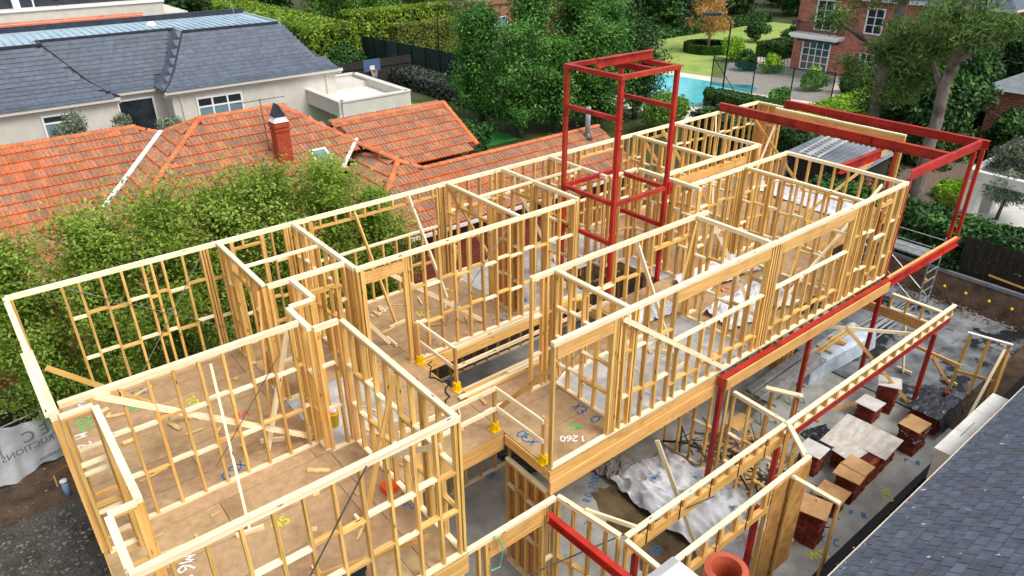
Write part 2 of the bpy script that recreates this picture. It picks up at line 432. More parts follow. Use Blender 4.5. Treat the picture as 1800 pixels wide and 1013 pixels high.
def npmesh(name, V, nv):
    """Mesh of disjoint nv-gons from an (N, nv, 3) array."""
    N = V.shape[0]
    me = bpy.data.meshes.new(name)
    me.vertices.add(N*nv); me.vertices.foreach_set("co", V.reshape(-1).astype(np.float32))
    me.loops.add(N*nv); me.loops.foreach_set("vertex_index", np.arange(N*nv, dtype=np.int32))
    me.polygons.add(N); me.polygons.foreach_set("loop_start", np.arange(0, N*nv, nv, dtype=np.int32))
    me.update(calc_edges=True)
    me.shade_flat()
    return me

def inst_join(name, me_src, mats):
    """Join copies of a small mesh placed by matrices into one mesh."""
    v0 = np.array([v.co[:] for v in me_src.vertices]); polys = [list(p.vertices) for p in me_src.polygons]
    A = np.array([[list(r) for r in M_] for M_ in mats])
    V = np.einsum('nij,vj->nvi', A[:, :3, :3], v0) + A[:, None, :3, 3]
    n, k = V.shape[0], V.shape[1]
    me = bpy.data.meshes.new(name)
    me.vertices.add(n*k); me.vertices.foreach_set("co", V.reshape(-1).astype(np.float32))
    ls = [len(p) for p in polys]; flat = np.array([i for p in polys for i in p])
    allv = (flat[None, :] + (np.arange(n)*k)[:, None]).reshape(-1)
    me.loops.add(len(allv)); me.loops.foreach_set("vertex_index", allv.astype(np.int32))
    st = np.cumsum([0] + ls[:-1]); tot = sum(ls)
    me.polygons.add(n*len(ls)); me.polygons.foreach_set("loop_start", (st[None, :] + (np.arange(n)*tot)[:, None]).reshape(-1).astype(np.int32))
    mi = np.array([p.material_index for p in me_src.polygons], dtype=np.int32)
    me.polygons.foreach_set("material_index", np.tile(mi, n))
    me.update(calc_edges=True)
    me.shade_flat()
    return me

_cinv = Matrix.LocRotScale(cam.location, cam.rotation_euler, None).inverted()
def in_view(p):
    q = _cinv @ Vector(p)
    return q.z < 0 and abs(q.x / -q.z) < 0.75 and abs(q.y / -q.z) < 0.43

def pieces(parent, name, me_src, m, mats, limit=300, stuffname=None):
    """The pieces nearest the viewer become objects of their own, the rest one joined part."""
    ml = m if isinstance(m, (list, tuple)) else [m]
    mi_ = [p.material_index for p in me_src.polygons]
    me_src.materials.clear()
    for q in ml: me_src.materials.append(q)
    for p, k in zip(me_src.polygons, mi_): p.material_index = k
    mats = sorted(mats, key=lambda M_: (0 if in_view(M_.translation) else 1, (M_.translation - CAM).length))
    for M_ in mats[:limit]: link(name, me_src, None, parent, M_)
    if len(mats) > limit:
        off = Vector((0, 0, 0))
        mj = inst_join(name, me_src, mats[limit:])
        for q in ml: mj.materials.append(q)
        o = link(stuffname or name + "_field", mj, None, parent)
        o["kind"] = "stuff"

# ---- foliage
def leaf_quads(P, Nn, size, aspect=0.55):
    n = len(P)
    a = rng.normal(size=(n, 3)); a -= Nn * (a*Nn).sum(1, keepdims=True); a /= np.linalg.norm(a, axis=1, keepdims=True) + 1e-9
    b = np.cross(Nn, a)
    s = size * rng.uniform(0.65, 1.35, (n, 1))
    return np.stack([P - a*s, P - b*s*aspect + Nn*s*0.15, P + a*s, P + b*s*aspect + Nn*s*0.15], 1)

def blob_leaves(clumps, n, size, shell=0.55, aspect=0.55, droop=0.0):
    w = np.array([c[1][0]*c[1][1] + c[1][1]*c[1][2] + c[1][0]*c[1][2] for c in clumps]); w = w/w.sum()
    out = []
    for (c, r), k in zip(clumps, rng.multinomial(n, w)):
        d = rng.normal(size=(k, 3)); d /= np.linalg.norm(d, axis=1, keepdims=True)
        rad = (1 - shell*rng.random((k, 1))**1.6)
        # ragged outline: modulate radius by direction noise
        ph = rng.uniform(0, 6.28, 4)
        wob = 1 + 0.16*np.sin(5*d[:, :1] + ph[0]) * np.sin(6*d[:, 1:2] + ph[1]) + 0.12*np.sin(11*d[:, 2:3] + ph[2])*np.sin(9*d[:, :1] + ph[3])
        P = np.array(c) + d*np.array(r)*rad*wob
        Nn = d + rng.normal(size=(k, 3))*0.75 + np.array([0, 0, 0.35]); Nn /= np.linalg.norm(Nn, axis=1, keepdims=True)
        out.append(leaf_quads(P, Nn, size, aspect))
    V = np.concatenate(out)
    return V

def spray_leaves(x, y, z, h, cr, crown0, n, size, nb, rr, aspect=.45, up=(35, 78), fuzz=.16):
    """Leaves strung along many thin rising branches; returns the leaf quads and the branch lines."""
    P, lines = [], []
    for k in range(nb):
        u = crown0 + (.93-crown0)*rr.random()**.85
        prof = math.sin(math.pi*min(1, u*.8 + .2))**.6
        a, e = rr.uniform(0, 6.283), R(rr.uniform(*up)); ln = cr*(.55 + .6*rr.random())*(.45 + .75*prof)
        p0 = np.array((x, y, z + h*u*.88)); d = np.array((math.cos(a)*math.cos(e), math.sin(a)*math.cos(e), math.sin(e)*.8))
        droop = rr.uniform(.0, .35)
        p1 = p0 + d*ln*.55; p2 = p0 + d*ln - np.array((0, 0, droop*ln)); lines.append((p0, p1, p2))
        m = int(n/nb*rr.uniform(.5, 1.5)); t = rng.random((m, 1))**.75
        q = (1-t)**2*p0 + 2*t*(1-t)*(p1 + (p1-p0)*.2) + t*t*p2
        P.append(q + rng.normal(size=(m, 3))*fuzz*cr*(.35 + .65*t)*rr.uniform(.7, 1.3))
    P = np.concatenate(P); c = np.array((x, y, z + h*.5)); Nn = (P-c); Nn /= np.linalg.norm(Nn, axis=1, keepdims=True) + 1e-6
    Nn = Nn*.6 + rng.normal(size=P.shape)*.7 + np.array((0, 0, .4)); Nn /= np.linalg.norm(Nn, axis=1, keepdims=True)
    return leaf_quads(P, Nn, size, aspect), lines

def trunk_mb(base, top, r0, r1, limbs=5, spread=1.2, seed=0):
    rr = random.Random(seed); mb = MB(); base, top = Vector(base), Vector(top)
    pts = []; n = 5
    for i in range(n+1):
        t = i/n; p = base.lerp(top, t); p += Vector((rr.uniform(-1,1), rr.uniform(-1,1), 0))*0.06*(top-base).length*t*(1-t)*2
        pts.append(p)
    mb.tube(pts, [r0 + (r1-r0)*i/n for i in range(n+1)], 8)
    for k in range(limbs):
        t = rr.uniform(0.4, 0.95); p = base.lerp(top, t); a = rr.uniform(0, 6.28)
        e = p + Vector((math.cos(a)*spread*rr.uniform(.6,1.1), math.sin(a)*spread*rr.uniform(.6,1.1), spread*rr.uniform(.5,1.2)))
        r = r0 + (r1-r0)*t
        mb.tube([p, p.lerp(e, .5) + Vector((0,0,.1*spread)), e], [r*.6, r*.4, r*.15], 6)
    return mb

def tree(name, label, base, h, cr, n, leaf, lm, bark=BARK, tr=0.12, group=None, crown0=0.25, nclump=14, cat="tree", aspect=0.55, flat=1.0, seed=0, clsize=0.42, spray=0, fuzz=.16):
    rr = random.Random(seed*7 + 3)
    t = thing(name, label, cat, base, group)
    x, y, z = base
    trunk_mb((x, y, z-0.1), (x + rr.uniform(-.2,.2), y + rr.uniform(-.2,.2), z + h*0.82), tr, tr*.25, 6, cr*.8, seed).build("trunk", bark, t, True)
    if spray:
        V, lines = spray_leaves(x, y, z, h, cr, crown0, n, leaf, spray, rr, aspect, fuzz=fuzz)
        link("crown", npmesh("crown", V, 4), lm, t)
        mb = MB()
        for p0, p1, p2 in lines: mb.tube([p0, p1, p2], [tr*.3, tr*.18, tr*.06], 4, False)
        mb.build("branch", bark, t)
        return t
    cl = []
    z0, z1 = z + h*crown0, z + h
    for k in range(nclump):
        u = (k + rr.random())/nclump; zz = z0 + (z1-z0)*u
        prof = math.sin(math.pi*min(1, max(.06, (u*.86+.12))))**0.7
        a = rr.uniform(0, 6.28); rad = cr*prof*math.sqrt(rr.random())*0.75
        s = cr*clsize*rr.uniform(.75, 1.25)
        cl.append(((x + math.cos(a)*rad, y + math.sin(a)*rad, zz - s*.3), (s, s, s*flat*rr.uniform(.7, 1.0))))
    link("crown", npmesh("crown", blob_leaves(cl, n, leaf, aspect=aspect), 4), lm, t)
    return t

def shrub(name, label, c, r, n, leaf, lm, cat="shrub", group=None, nclump=5, aspect=0.55, seed=0, stems=True):
    rr = random.Random(seed*13 + 5)
    x, y, z = c
    t = thing(name, label, cat, c, group)
    cl = []
    for k in range(nclump):
        a = rr.uniform(0, 6.28); q = rr.uniform(.1, .6)
        cl.append(((x + math.cos(a)*r[0]*q, y + math.sin(a)*r[1]*q, z + r[2]*rr.uniform(.4, 1.15)), (r[0]*rr.uniform(.4,.65), r[1]*rr.uniform(.4,.65), r[2]*rr.uniform(.4,.6))))
    link("foliage", npmesh("foliage", blob_leaves(cl, n, leaf, aspect=aspect), 4), lm, t)
    if stems:
        mb = MB()
        for k in range(4):
            a = rr.uniform(0, 6.28)
            mb.tube([(x, y, z-.05), (x + math.cos(a)*r[0]*.4, y + math.sin(a)*r[1]*.4, z + r[2])], [.03, .012], 5)
        mb.build("stem", BARK, t)
    return t

def hedge_leaves(a, b, n, leaf, rough=0.08):
    a, b = np.array(a, float), np.array(b, float); d = b - a
    areas = np.array([d[1]*d[2], d[1]*d[2], d[0]*d[2], d[0]*d[2], d[0]*d[1]]); k = rng.multinomial(n, areas/areas.sum())
    out = []
    for (ax, s), kk in zip(((0,0),(0,1),(1,0),(1,1),(2,1)), k):
        P = a + rng.random((kk, 3))*d; P[:, ax] = (a if s == 0 else b)[ax]
        Nn = np.zeros((kk, 3)); Nn[:, ax] = 1 if s else -1
        P += Nn*(rng.random((kk, 1)) - .6)*rough*2
        Nn += rng.normal(size=(kk, 3))*.7 + np.array([0, 0, .3]); Nn /= np.linalg.norm(Nn, axis=1, keepdims=True)
        out.append(leaf_quads(P, Nn, leaf))
    return np.concatenate(out)

def hedge(name, label, a, b, n, leaf, lm, rough=0.08, rot=0.0, group=None):
    c = ((a[0]+b[0])/2, (a[1]+b[1])/2, a[2])
    t = thing(name, label, "hedge", c, group)
    V = hedge_leaves(a, b, n, leaf, rough)
    f = link("foliage", npmesh("foliage", V, 4), lm, t)
    m = max(rough, .06)
    k = MB().box((a[0]+m, a[1]+m, a[2]-.05), (b[0]-m, b[1]-m, b[2]-m)).build("inner_branches", HCORE, t)
    if rot: t.rotation_euler = (0, 0, rot)
    return t

def text_mesh(body, size, bold=0.012):
    cu = bpy.data.curves.new("lettering", 'FONT'); cu.body = body; cu.size = size; cu.offset = bold; cu.align_x = 'CENTER'; cu.align_y = 'CENTER'; cu.resolution_u = 3
    o = bpy.data.objects.new("lettering", cu); col.objects.link(o)
    dg = bpy.context.evaluated_depsgraph_get()
    me = bpy.data.meshes.new_from_object(o.evaluated_get(dg))
    bpy.data.objects.remove(o); bpy.data.curves.remove(cu)
    me.materials.clear()
    return me

GLY = {"X": [[(0,0),(.6,1)],[(0,1),(.6,0)]], "3": [[(0,.95),(.3,1),(.55,.8),(.45,.58),(.2,.52),(.5,.45),(.6,.22),(.35,0),(0,.08)]], "0": [[(.3,0),(.05,.2),(0,.55),(.15,.9),(.35,1),(.58,.75),(.6,.35),(.45,.05),(.3,0)]],
 ".": [[(.1,.02),(.16,.06)]], "1": [[(.1,.8),(.3,1),(.3,0)]], "2": [[(.02,.8),(.25,1),(.55,.8),(.45,.5),(0,0),(.6,.02)]], "6": [[(.5,1),(.15,.65),(0,.25),(.25,0),(.55,.2),(.4,.5),(.05,.35)]], "C": [[(.58,.85),(.3,1),(.05,.7),(.03,.3),(.25,0),(.58,.12)]],
 "F": [[(.05,0),(.05,1),(.55,1)],[(.05,.55),(.45,.55)]], "E": [[(.55,1),(.05,1),(.05,0),(.58,0)],[(.05,.52),(.45,.52)]], "A": [[(0,0),(.3,1),(.6,0)],[(.12,.38),(.48,.38)]], "V": [[(0,1),(.3,0),(.6,1)]], "Z": [[(0,1),(.6,1),(0,0),(.6,0)]], "7": [[(0,1),(.6,1),(.2,0)]],
 "L": [[(.05,1),(.05,0),(.55,0)]], "5": [[(.55,1),(.1,1),(.05,.55),(.4,.6),(.58,.3),(.35,0),(0,.08)]], "M": [[(0,0),(.05,1),(.3,.4),(.55,1),(.6,0)]], "N": [[(0,0),(.05,1),(.5,0),(.6,1)]], "K": [[(.05,0),(.05,1)],[(.55,1),(.05,.45),(.6,0)]], "S": [[(.55,.9),(.25,1),(.03,.75),(.3,.52),(.57,.28),(.3,0),(0,.12)]],
 "R": [[(.05,0),(.05,1),(.45,.95),(.5,.65),(.05,.5),(.58,0)]], "O": [[(.3,0),(.02,.3),(.05,.75),(.3,1),(.57,.7),(.55,.25),(.3,0)]], "P": [[(.05,0),(.05,1),(.5,.92),(.5,.6),(.05,.5)]], "B": [[(.05,0),(.05,1),(.45,.92),(.42,.6),(.05,.52),(.55,.35),(.45,.03),(.05,0)]], "-": [[(.05,.45),(.55,.5)]], "W": [[(0,1),(.15,0),(.3,.6),(.45,0),(.6,1)]],
 "8": [[(.3,.52),(.05,.75),(.3,1),(.52,.76),(.3,.52),(.02,.25),(.3,0),(.58,.25),(.3,.52)]], ">": [[(0,1),(.55,.5),(0,0)]]}
def stroke_mesh(body, size, wid, seed):
    """Sprayed handwriting: wobbly ribbons of uneven width, lying flat."""
    rr = random.Random(seed); mb = MB(); n = len(body); adv = .8
    for c, ch_ in enumerate(body):
        sx, sk, ty = rr.uniform(.85, 1.12), rr.uniform(-.12, .16), rr.uniform(-.07, .07)
        for st_ in GLY.get(ch_, []):
            q = []
            for a, b in zip(st_[:-1], st_[1:]):
                for k in range(4): t = k/4; q.append((a[0]+(b[0]-a[0])*t, a[1]+(b[1]-a[1])*t))
            q.append(st_[-1])
            q = [((x*sx + y*sk + (c - n/2)*adv + rr.uniform(-.012, .012))*size, (y - .5 + ty + rr.uniform(-.012, .012))*size) for x, y in q]
            v = []
            for i, p in enumerate(q):
                a, b = q[max(i-1, 0)], q[min(i+1, len(q)-1)]; d = Vector((b[0]-a[0], b[1]-a[1])).normalized(); w = wid*rr.uniform(.55, 1.25)*.5
                v += [(p[0]-d.y*w, p[1]+d.x*w, .0004*c), (p[0]+d.y*w, p[1]-d.x*w, .0004*c)]
            mb.add(v, [(2*i, 2*i+1, 2*i+3, 2*i+2) for i in range(len(q)-1)])
    return mb.mesh("spray_mark")
MK = [0]
def mark(parent, body, size, m, loc, rz, name="spray_mark", flip=False, bold=0.0):
    MK[0] += 1
    M_ = Matrix.Translation(loc) @ Matrix.Rotation(R(rz), 4, 'Z')
    if flip: M_ = M_ @ Matrix.Diagonal((-1, 1, 1, 1))
    return link(name, stroke_mesh(body, size*.62, .022 + size*.03, MK[0]), m, parent, M_)

def sheet(name, corners, m, parent=None, res=26, amp=0.05, hump=0.0, seed=0, edge=0.03):
    """A crumpled sheet stretched between four corners."""
    rr = np.random.default_rng(seed)
    c = np.array(corners, float); g = np.linspace(0, 1, res+1)
    U, V = np.meshgrid(g, g, indexing='ij')
    # ragged edges
    wob = lambda: sum(rr.uniform(.3,1)/k*np.sin(2*np.pi*(k*U*rr.uniform(.6,1.4) + k*V*rr.uniform(-1.2,1.2) + rr.random())) for k in (1,2,3,5,8,11))
    P = (c[0]*((1-U)*(1-V))[..., None] + c[1]*(U*(1-V))[..., None] + c[2]*(U*V)[..., None] + c[3]*((1-U)*V)[..., None])
    P[..., 0] += edge*wob(); P[..., 1] += edge*wob()
    bell = np.clip(np.minimum(np.minimum(U, 1-U), np.minimum(V, 1-V))*5, 0, 1)
    def crease(f_): a_ = rr.uniform(0, 3.14); q_ = np.cos(a_)*U + np.sin(a_)*V + .08*wob(); return 1 - np.abs(((q_*f_ + rr.random()) % 1)*2 - 1)
    z = amp*.8*np.abs(wob()) + amp*.55*crease(3.3)**2 + amp*.4*crease(5.7)**2 + amp*.3*crease(9.1)**2 + hump*bell*(1 + .25*wob())
    P[..., 2] += z
    n = res + 1
    f = [(i*n+j, (i+1)*n+j, (i+1)*n+j+1, i*n+j+1) for i in range(res) for j in range(res)]
    return MB().add([tuple(p) for p in P.reshape(-1, 3)], f).build(name, m, parent, True)

# ================================================================== the setting
def ground_sheet(name, pts, z, m):
    o = MB().poly([(x, y, z) for x, y in pts]).build(name, m)
    return tag(o, kind="structure")
def rect(x0, y0, x1, y1): return [(x0, y0), (x1, y0), (x1, y1), (x0, y1)]

ground_sheet("ground", rect(-300, -200, 600, 500), -0.06, GROUND)
# building site soil, gently bumpy
def bumpy(name, x0, y0, x1, y1, z, m, step=0.35, amp=0.05, seed=1):
    r_ = np.random.default_rng(seed); nx, ny = int((x1-x0)/step)+1, int((y1-y0)/step)+1
    xs, ys = np.linspace(x0, x1, nx), np.linspace(y0, y1, ny)
    Z = z + r_.normal(size=(nx, ny))*amp*.35 + amp*np.sin(xs[:, None]*.9+1)*np.sin(ys[None, :]*.8)
    v = [(xs[i], ys[j], Z[i, j]) for i in range(nx) for j in range(ny)]
    f = [(i*ny+j, (i+1)*ny+j, (i+1)*ny+j+1, i*ny+j+1) for i in range(nx-1) for j in range(ny-1)]
    return tag(MB().add(v, f).build(name, m, None, True), kind="structure")
bumpy("site_soil", -9, 3.0, 27, 19.2, 0.0, SOIL, .4, .035)
bumpy("gravel_drive", -9, 3.0, 0.6, 16.6, 0.05, GRAVEL, .3, .02, 3)
tag(MB().box((1.0, 6.6, -.15), (18.6, 15.1, .1)).build("concrete_slab", CONC), kind="structure")
tag(MB().box((6.9, 4.25, -.15), (18.598, 6.6, .096)).build("concrete_slab", CONC), kind="structure")
tag(MB().box((18.72, 4.9, -.15), (25.75, 12.5, .07)).build("dark_slab", WETC), kind="structure")
tag(MB().box((18.6, 4.6, -.15), (18.72, 12.0, -.02)).build("slab_joint", BLACKM), kind="structure")
pud = [(9.0, 7.9), (9.5, 8.9), (10.0, 8.8), (10.3, 7.5), (10.4, 5.2), (9.6, 4.6), (8.9, 5.0), (9.05, 5.9), (8.7, 6.6), (9.2, 7.2)]
pq = []
for k in range(len(pud)):
    a_, b_ = pud[k], pud[(k+1) % len(pud)]
    for j in range(6): t_ = j/6; pq.append((a_[0]+(b_[0]-a_[0])*t_ + random.uniform(-.05, .05), a_[1]+(b_[1]-a_[1])*t_ + random.uniform(-.05, .05)))
ground_sheet("wet_patch", pq, .1035, mat("wet_muddy_concrete", (70, 56, 38), (120, 104, 80), scale=1.5, rough=.25, spec=.6, detail=6))
ground_sheet("trench_soil", rect(11.0, 2.6, 27.0, 4.24), 0.06, BLACKM)
# garden bank behind the site: cut soil face and raised garden
bk = MB()
bk.add([(25.8,4.0,.02),(25.8,18,.02),(26.35,18,.95),(26.35,4.0,.95),(26.9,4.0,1.0),(26.9,18,1.0)], [(0,1,2,3),(3,2,5,4)])
tag(bk.build("soil_bank", SOIL), kind="structure")
tag(MB().box((26.3, 3.5, .9), (26.42, 17, 1.02)).build("concrete_strip", GREYM), kind="structure")
ground_sheet("garden_bed", [(26.9, -2), (40, -2), (40, 19), (26.9, 19)], 1.0, MULCH)
# garden with lawn and pool
ground_sheet("lawn", [(44, 30), (52, 36), (60, 36), (84, 44), (84, 53), (70, 55), (56, 52), (44, 46)], -0.03, LAWN)
ground_sheet("pool_paving", [(38, 33), (40, 24), (57.5, 24), (63, 30), (64, 40), (58, 40.5), (51.5, 36.4), (50.5, 42.5), (38, 42.5)], -0.012, PAVE)
tag(MB().poly([(40.6,32.9,0.0),(42.3,31.8,0.0),(47.4,31.5,0.0),(50.4,32.2,0.0),(51.2,33.4,0.0),(50.0,34.9,0.0),(49.2,40.6,0.0),(40.6,40.6,0.0)]).build("pool_water", POOL), kind="structure")
for k in range(3):
    tag(MB().box((48.3+.5*k, 31.95+.25*k, .004+.003*k), (48.62+.5*k, 33.6, .006+.003*k)).build("pool_step", mat("pool_step%d" % k, (150, 208, 208), rough=.3)), kind="structure")
ground_sheet("side_lawn", rect(17.5, 33.5, 27.5, 46), -0.02, mat("bright_turf", (34, 112, 40), (56, 138, 54), scale=2, rough=.95))

# gravel and stones on the ground by the drive
def pebbles(n, x0, y0, x1, y1, z, s0, s1, seed):
    r_ = np.random.default_rng(seed)
    b = MB().add([(1,0,0),(-1,0,0),(0,1,0),(0,-1,0),(0,0,.7),(0,0,-.7)], [(0,2,4),(2,1,4),(1,3,4),(3,0,4),(2,0,5),(1,2,5),(3,1,5),(0,3,5)]).mesh("pebble")
    Ms = []
    for _ in range(n):
        s = r_.uniform(s0, s1)
        Ms.append(Matrix.Translation((r_.uniform(x0, x1), r_.uniform(y0, y1), z + s*.2)) @ Matrix.Rotation(r_.uniform(0, 6.28), 4, 'Z') @ Matrix.Diagonal((s, s*r_.uniform(.6,1), s*r_.uniform(.5,.9), 1)))
    return inst_join("pebbles", b, Ms)
tag(link("gravel", pebbles(9000, -7, 3.2, 0.3, 16.5, .05, .018, .06, 2), STONE), "loose grey gravel beside the house", "gravel", kind="stuff")
tag(link("rubble", pebbles(900, -6, 15.0, 6, 18.8, .02, .015, .055, 5), mat("rubble_stone", (92, 74, 62), (136, 114, 98), scale=4, rough=.95, island=.4)), "stones and brick rubble in bare soil", "rubble", kind="stuff")
tag(link("rubble", pebbles(260, 25.2, 5, 26.2, 13, .12, .02, .07, 6), MATS["rubble_stone"]), "rubble along the foot of the cut bank", "rubble", kind="stuff")

# ================================================================== timber frame, upper storey
F0, T0 = 3.5, 6.2
G0, G1 = 0.1, 2.93
WI = [0]
def wall(label, a, b, z0=F0, z1=T0, sp=0.39, nog=(0.97, 1.9), opens=(), t=0.09, extra=(), dbl=True, bottom=True, studs=True, group="timber wall frames of the upper storey",
         name="timber_wall_frame", skip=(), wood=None):
    WI[0] += 1
    z1 = z1 + (WI[0] % 4)*0.003
    t = t + (WI[0] % 3)*0.002
    A, B = Vector((a[0], a[1], 0)), Vector((b[0], b[1], 0)); u = (B-A); Ln = u.length; u.normalize(); n = Vector((-u.y, u.x, 0))
    root = thing(name, label, "wall frame", (a[0], a[1], z0), group)
    W = wood or WOOD
    rr = random.Random(WI[0])
    def P(s, z, o=0): return A + u*s + n*o + Vector((0, 0, z))
    zt = z1 - (0.09 if dbl else 0.045); zb = z0 + (0.045 if bottom else 0)
    beam("top_plate", root, P(0, z1-.0225), P(Ln, z1-.0225), t, .045, WOODP, n)
    if dbl: beam("top_plate", root, P(.004, z1-.0675), P(Ln-.004, z1-.0675), t-.003, .0445, WOODP if WI[0] % 3 else W, n)
    if bottom:
        cuts = sorted([(o[0], o[1]) for o in opens if o[2] is None and len(o) < 6])
        s = 0
        for c0, c1 in cuts + [(Ln, Ln)]:
            if c0 - s > .1: beam("bottom_plate", root, P(s, z0+.0225), P(c0, z0+.0225), t, .045, WOODP, n)
            s = c1
    if not studs: return root
    pos = []
    s = 0.0225
    while s < Ln - .12: pos.append(s); s += sp
    pos.append(Ln - .0225); pos.append(.07)
    if z0 == F0 and (a[0] + b[0]) > 9:
        pos += [q + .047 for q in pos[1:-2] if rr.random() < .3]
    for e in extra: pos.append(e)
    def inside(s): 
        for o in opens:
            if o[0] - .01 < s < o[1] + .01: return o
    full = []
    for s in sorted(pos):
        if inside(s) or any(k0 < s < k1 for k0, k1 in skip): continue
        if full and s - full[-1] < .048: continue
        full.append(s)
    for o in opens:
        for s in (o[0] - .024, o[0] - .07, o[1] + .024, o[1] + .07):
            if .02 < s < Ln - .02 and not any(abs(s-q) < .046 for q in full): full.append(s)
    full.sort()
    for s in full:
        beam("stud", root, P(s + rr.uniform(-.007, .007), zb), P(s + rr.uniform(-.007, .007), zt), t-.002, .045, W, n)
    for o in opens:
        s0, s1, sill, head = o[:4]; lh = o[4] if len(o) > 4 else .15
        if lh > 0:
            beam("lintel", root, P(s0, head+lh/2), P(s1, head+lh/2), t-.012, lh, LVL if lh > .2 else W, n)
        k = s0 + .2
        while k < s1 - .1:
            if zt - (head + lh) > .07: beam("jack_stud", root, P(k, head+lh), P(k, zt), t-.004, .045, W, n)
            if sill is not None: beam("jack_stud", root, P(k, zb), P(k, sill-.045), t-.004, .045, W, n)
            k += sp
        if sill is not None:
            beam("sill_plate", root, P(s0, sill-.0225), P(s1, sill-.0225), t, .045, WOODP, n)
            q = z0 + nog[0]*.62
            ks = [s0] + [s0 + .2 + i*sp for i in range(int((s1-s0-.3)/sp)+1)] + [s1]
            for i in range(len(ks)-1):
                if q < sill - .2 and ks[i+1]-ks[i] > .12:
                    zz = q + (.03 if i % 2 else -.03)
                    beam("nogging", root, P(ks[i]+.0225, zz), P(ks[i+1]-.0225, zz), t-.006, .045, W, n)
    for h in nog:
        for i in range(len(full)-1):
            s0, s1 = full[i], full[i+1]
            if s1 - s0 < .13 or s1 - s0 > .75: continue
            zz = z0 + h + (.028 if i % 2 else -.028) + rr.uniform(-.006, .006)
            if zz > zt - .1: continue
            if any(o[0] < (s0+s1)/2 < o[1] for o in opens): continue
            beam("nogging", root, P(s0+.0225, zz), P(s1-.0225, zz), t-.006, .045, WOODP if rr.random() < .55 else W, n)
    return root

H = 5.86     # common window head height of the upper storey
wall("long far side wall frame facing the terracotta roofed house", (-.1, 15), (23.66, 15),
     opens=[(.1, .88, None, 6.09, 0), (4.24, 4.82, 4.3, 5.9, .05), (6.08, 9.52, 5.07, 5.88, .05), (14.72, 16.5, 4.5, 5.86, .06), (17.45, 18.7, 4.4, 5.86, .06)],
     extra=(2.53, 3.6, 3.66, 5.4, 5.45, 9.62, 9.67, 11.5, 11.66, 13.24, 13.45))
wr = wall("open front corner wall frame at the far left, bare top plate only", (-.1, 14.95), (-.04, 10.38), opens=[(.12, 4.1, None, 6.09, 0)], nog=(), bottom=False)
beam("top_plate", wr, (-.08, 12.46, 6.232), (-.05, 10.38, 6.232), .17, .045, WOODP, (1, 0, 0))
wall("short ladder like wall return at the front left corner", (.02, 10.33), (.45, 10.33), nog=(.85, 1.0, 1.62, 1.78), sp=.5)
wall("room dividing wall frame across the front left floor", (.06, 10.7), (3.75, 10.7), nog=(.9, 1.8))
wall("front recess wall with tall bare opening at left", (.47, 10.28), (.47, 7.92), opens=[(.16, 2.2, None, 6.08, 0)], nog=(), bottom=False)
wall("tiny return wall beside the front left recess", (.12, 7.87), (.43, 7.87), nog=(.8, 1.0, 1.6, 1.8), sp=.5)
wall("short front left wall frame nearest the gravel drive", (.12, 7.82), (.12, 6.83), nog=(.55, .9, 1.5, 1.9), sp=.5)
wall("nearest front room wall frame along the bottom edge", (.1, 6.78), (4.42, 6.78), nog=(1.0, 1.75), extra=(3.9, 4.22))
wall("side wall frame of the near front room, right end by the bridge", (4.37, 6.83), (4.37, 10.27), nog=(.9, 1.75), extra=(.9, 2.4))
wall("short jog wall frame between front room and hall", (3.86, 10.32), (4.32, 10.32), sp=.3)
wall("narrow cupboard wall frame above the grey floor patch", (3.81, 10.37), (3.81, 11.26), sp=.3, nog=(.85, 1.7))
wall("small upper jog of the zigzag cupboard walls", (3.86, 11.31), (4.28, 11.31), sp=.3)
wall("middle leg of the zigzag cupboard walls", (4.33, 11.36), (4.33, 12.29), sp=.35, nog=(.9, 1.75))
wall("cross wall frame joining the two left hand bedrooms walls", (3.86, 12.34), (5.46, 12.34), opens=[(.55, 1.35, None, 5.7, .09)])
wall("second cross wall from the left running back to the far side", (3.81, 12.39), (3.81, 14.94), extra=(.2, .25, 2.2, 2.3), opens=[(.7, 1.75, None, 5.75, .1)])
wall("third cross wall from the left, beside the large far window", (5.52, 14.94), (5.52, 11.99), extra=(.3, .36, 1.1, 1.9, 2.5, 2.6, 2.72))
wall("long hall wall frame behind the stair void", (5.5, 11.93), (11.48, 11.93), opens=[(.17, 1.06, None, 5.8, .24)], extra=(1.2,), nog=(.9, 1.8))
w17 = wall("cross wall frame with doorway left of the reddish plywood", (9.77, 14.94), (9.77, 11.99), opens=[(.42, 1.75, None, 5.62, .07)])
wall("cross wall frame directly left of the red tower", (11.6, 14.94), (11.6, 11.94), opens=[(.45, 1.7, None, 5.62, .07)])
wall("cross wall frame behind the red tower", (13.35, 14.94), (13.35, 12.68), extra=(1.2, 1.7))
wall("high rail frame between the two doorway cross walls", (9.83, 13.62), (11.54, 13.62), sp=.9, nog=(), dbl=False, skip=[(.1, 1.6)], bottom=False)
wall("high rail frame left of the red tower", (11.66, 13.62), (13.29, 13.62), sp=.9, nog=(), dbl=False, skip=[(.1, 1.5)], bottom=False)
wall("high rail frame across the left bedroom", (3.87, 13.6), (5.46, 13.6), z1=6.12, sp=.9, nog=(), dbl=False, skip=[(.1, 1.5)], bottom=False)
wall("short wall frame at the far right of the red tower", (13.41, 12.62), (14.44, 12.62))
wall("lift side wall frame right of the red tower", (14.5, 12.57), (14.5, 10.48), extra=(.5, 1.3))
wall("corridor wall frame with long beam in the far rooms", (14.56, 11.78), (18.89, 11.78), opens=[(.5, 3.7, None, 5.72, .24)])
wall("cross wall frame in the far rooms, fourth from the far end", (16.86, 14.94), (16.86, 11.84), extra=(.5, 1.1))
wall("cross wall frame closest to the red roof beam", (18.95, 14.94), (18.95, 11.73), extra=(.8,))
wall("inner long wall frame of the far right rooms", (14.56, 10.82), (18.86, 10.82), extra=(2.1, 2.2, 2.35))
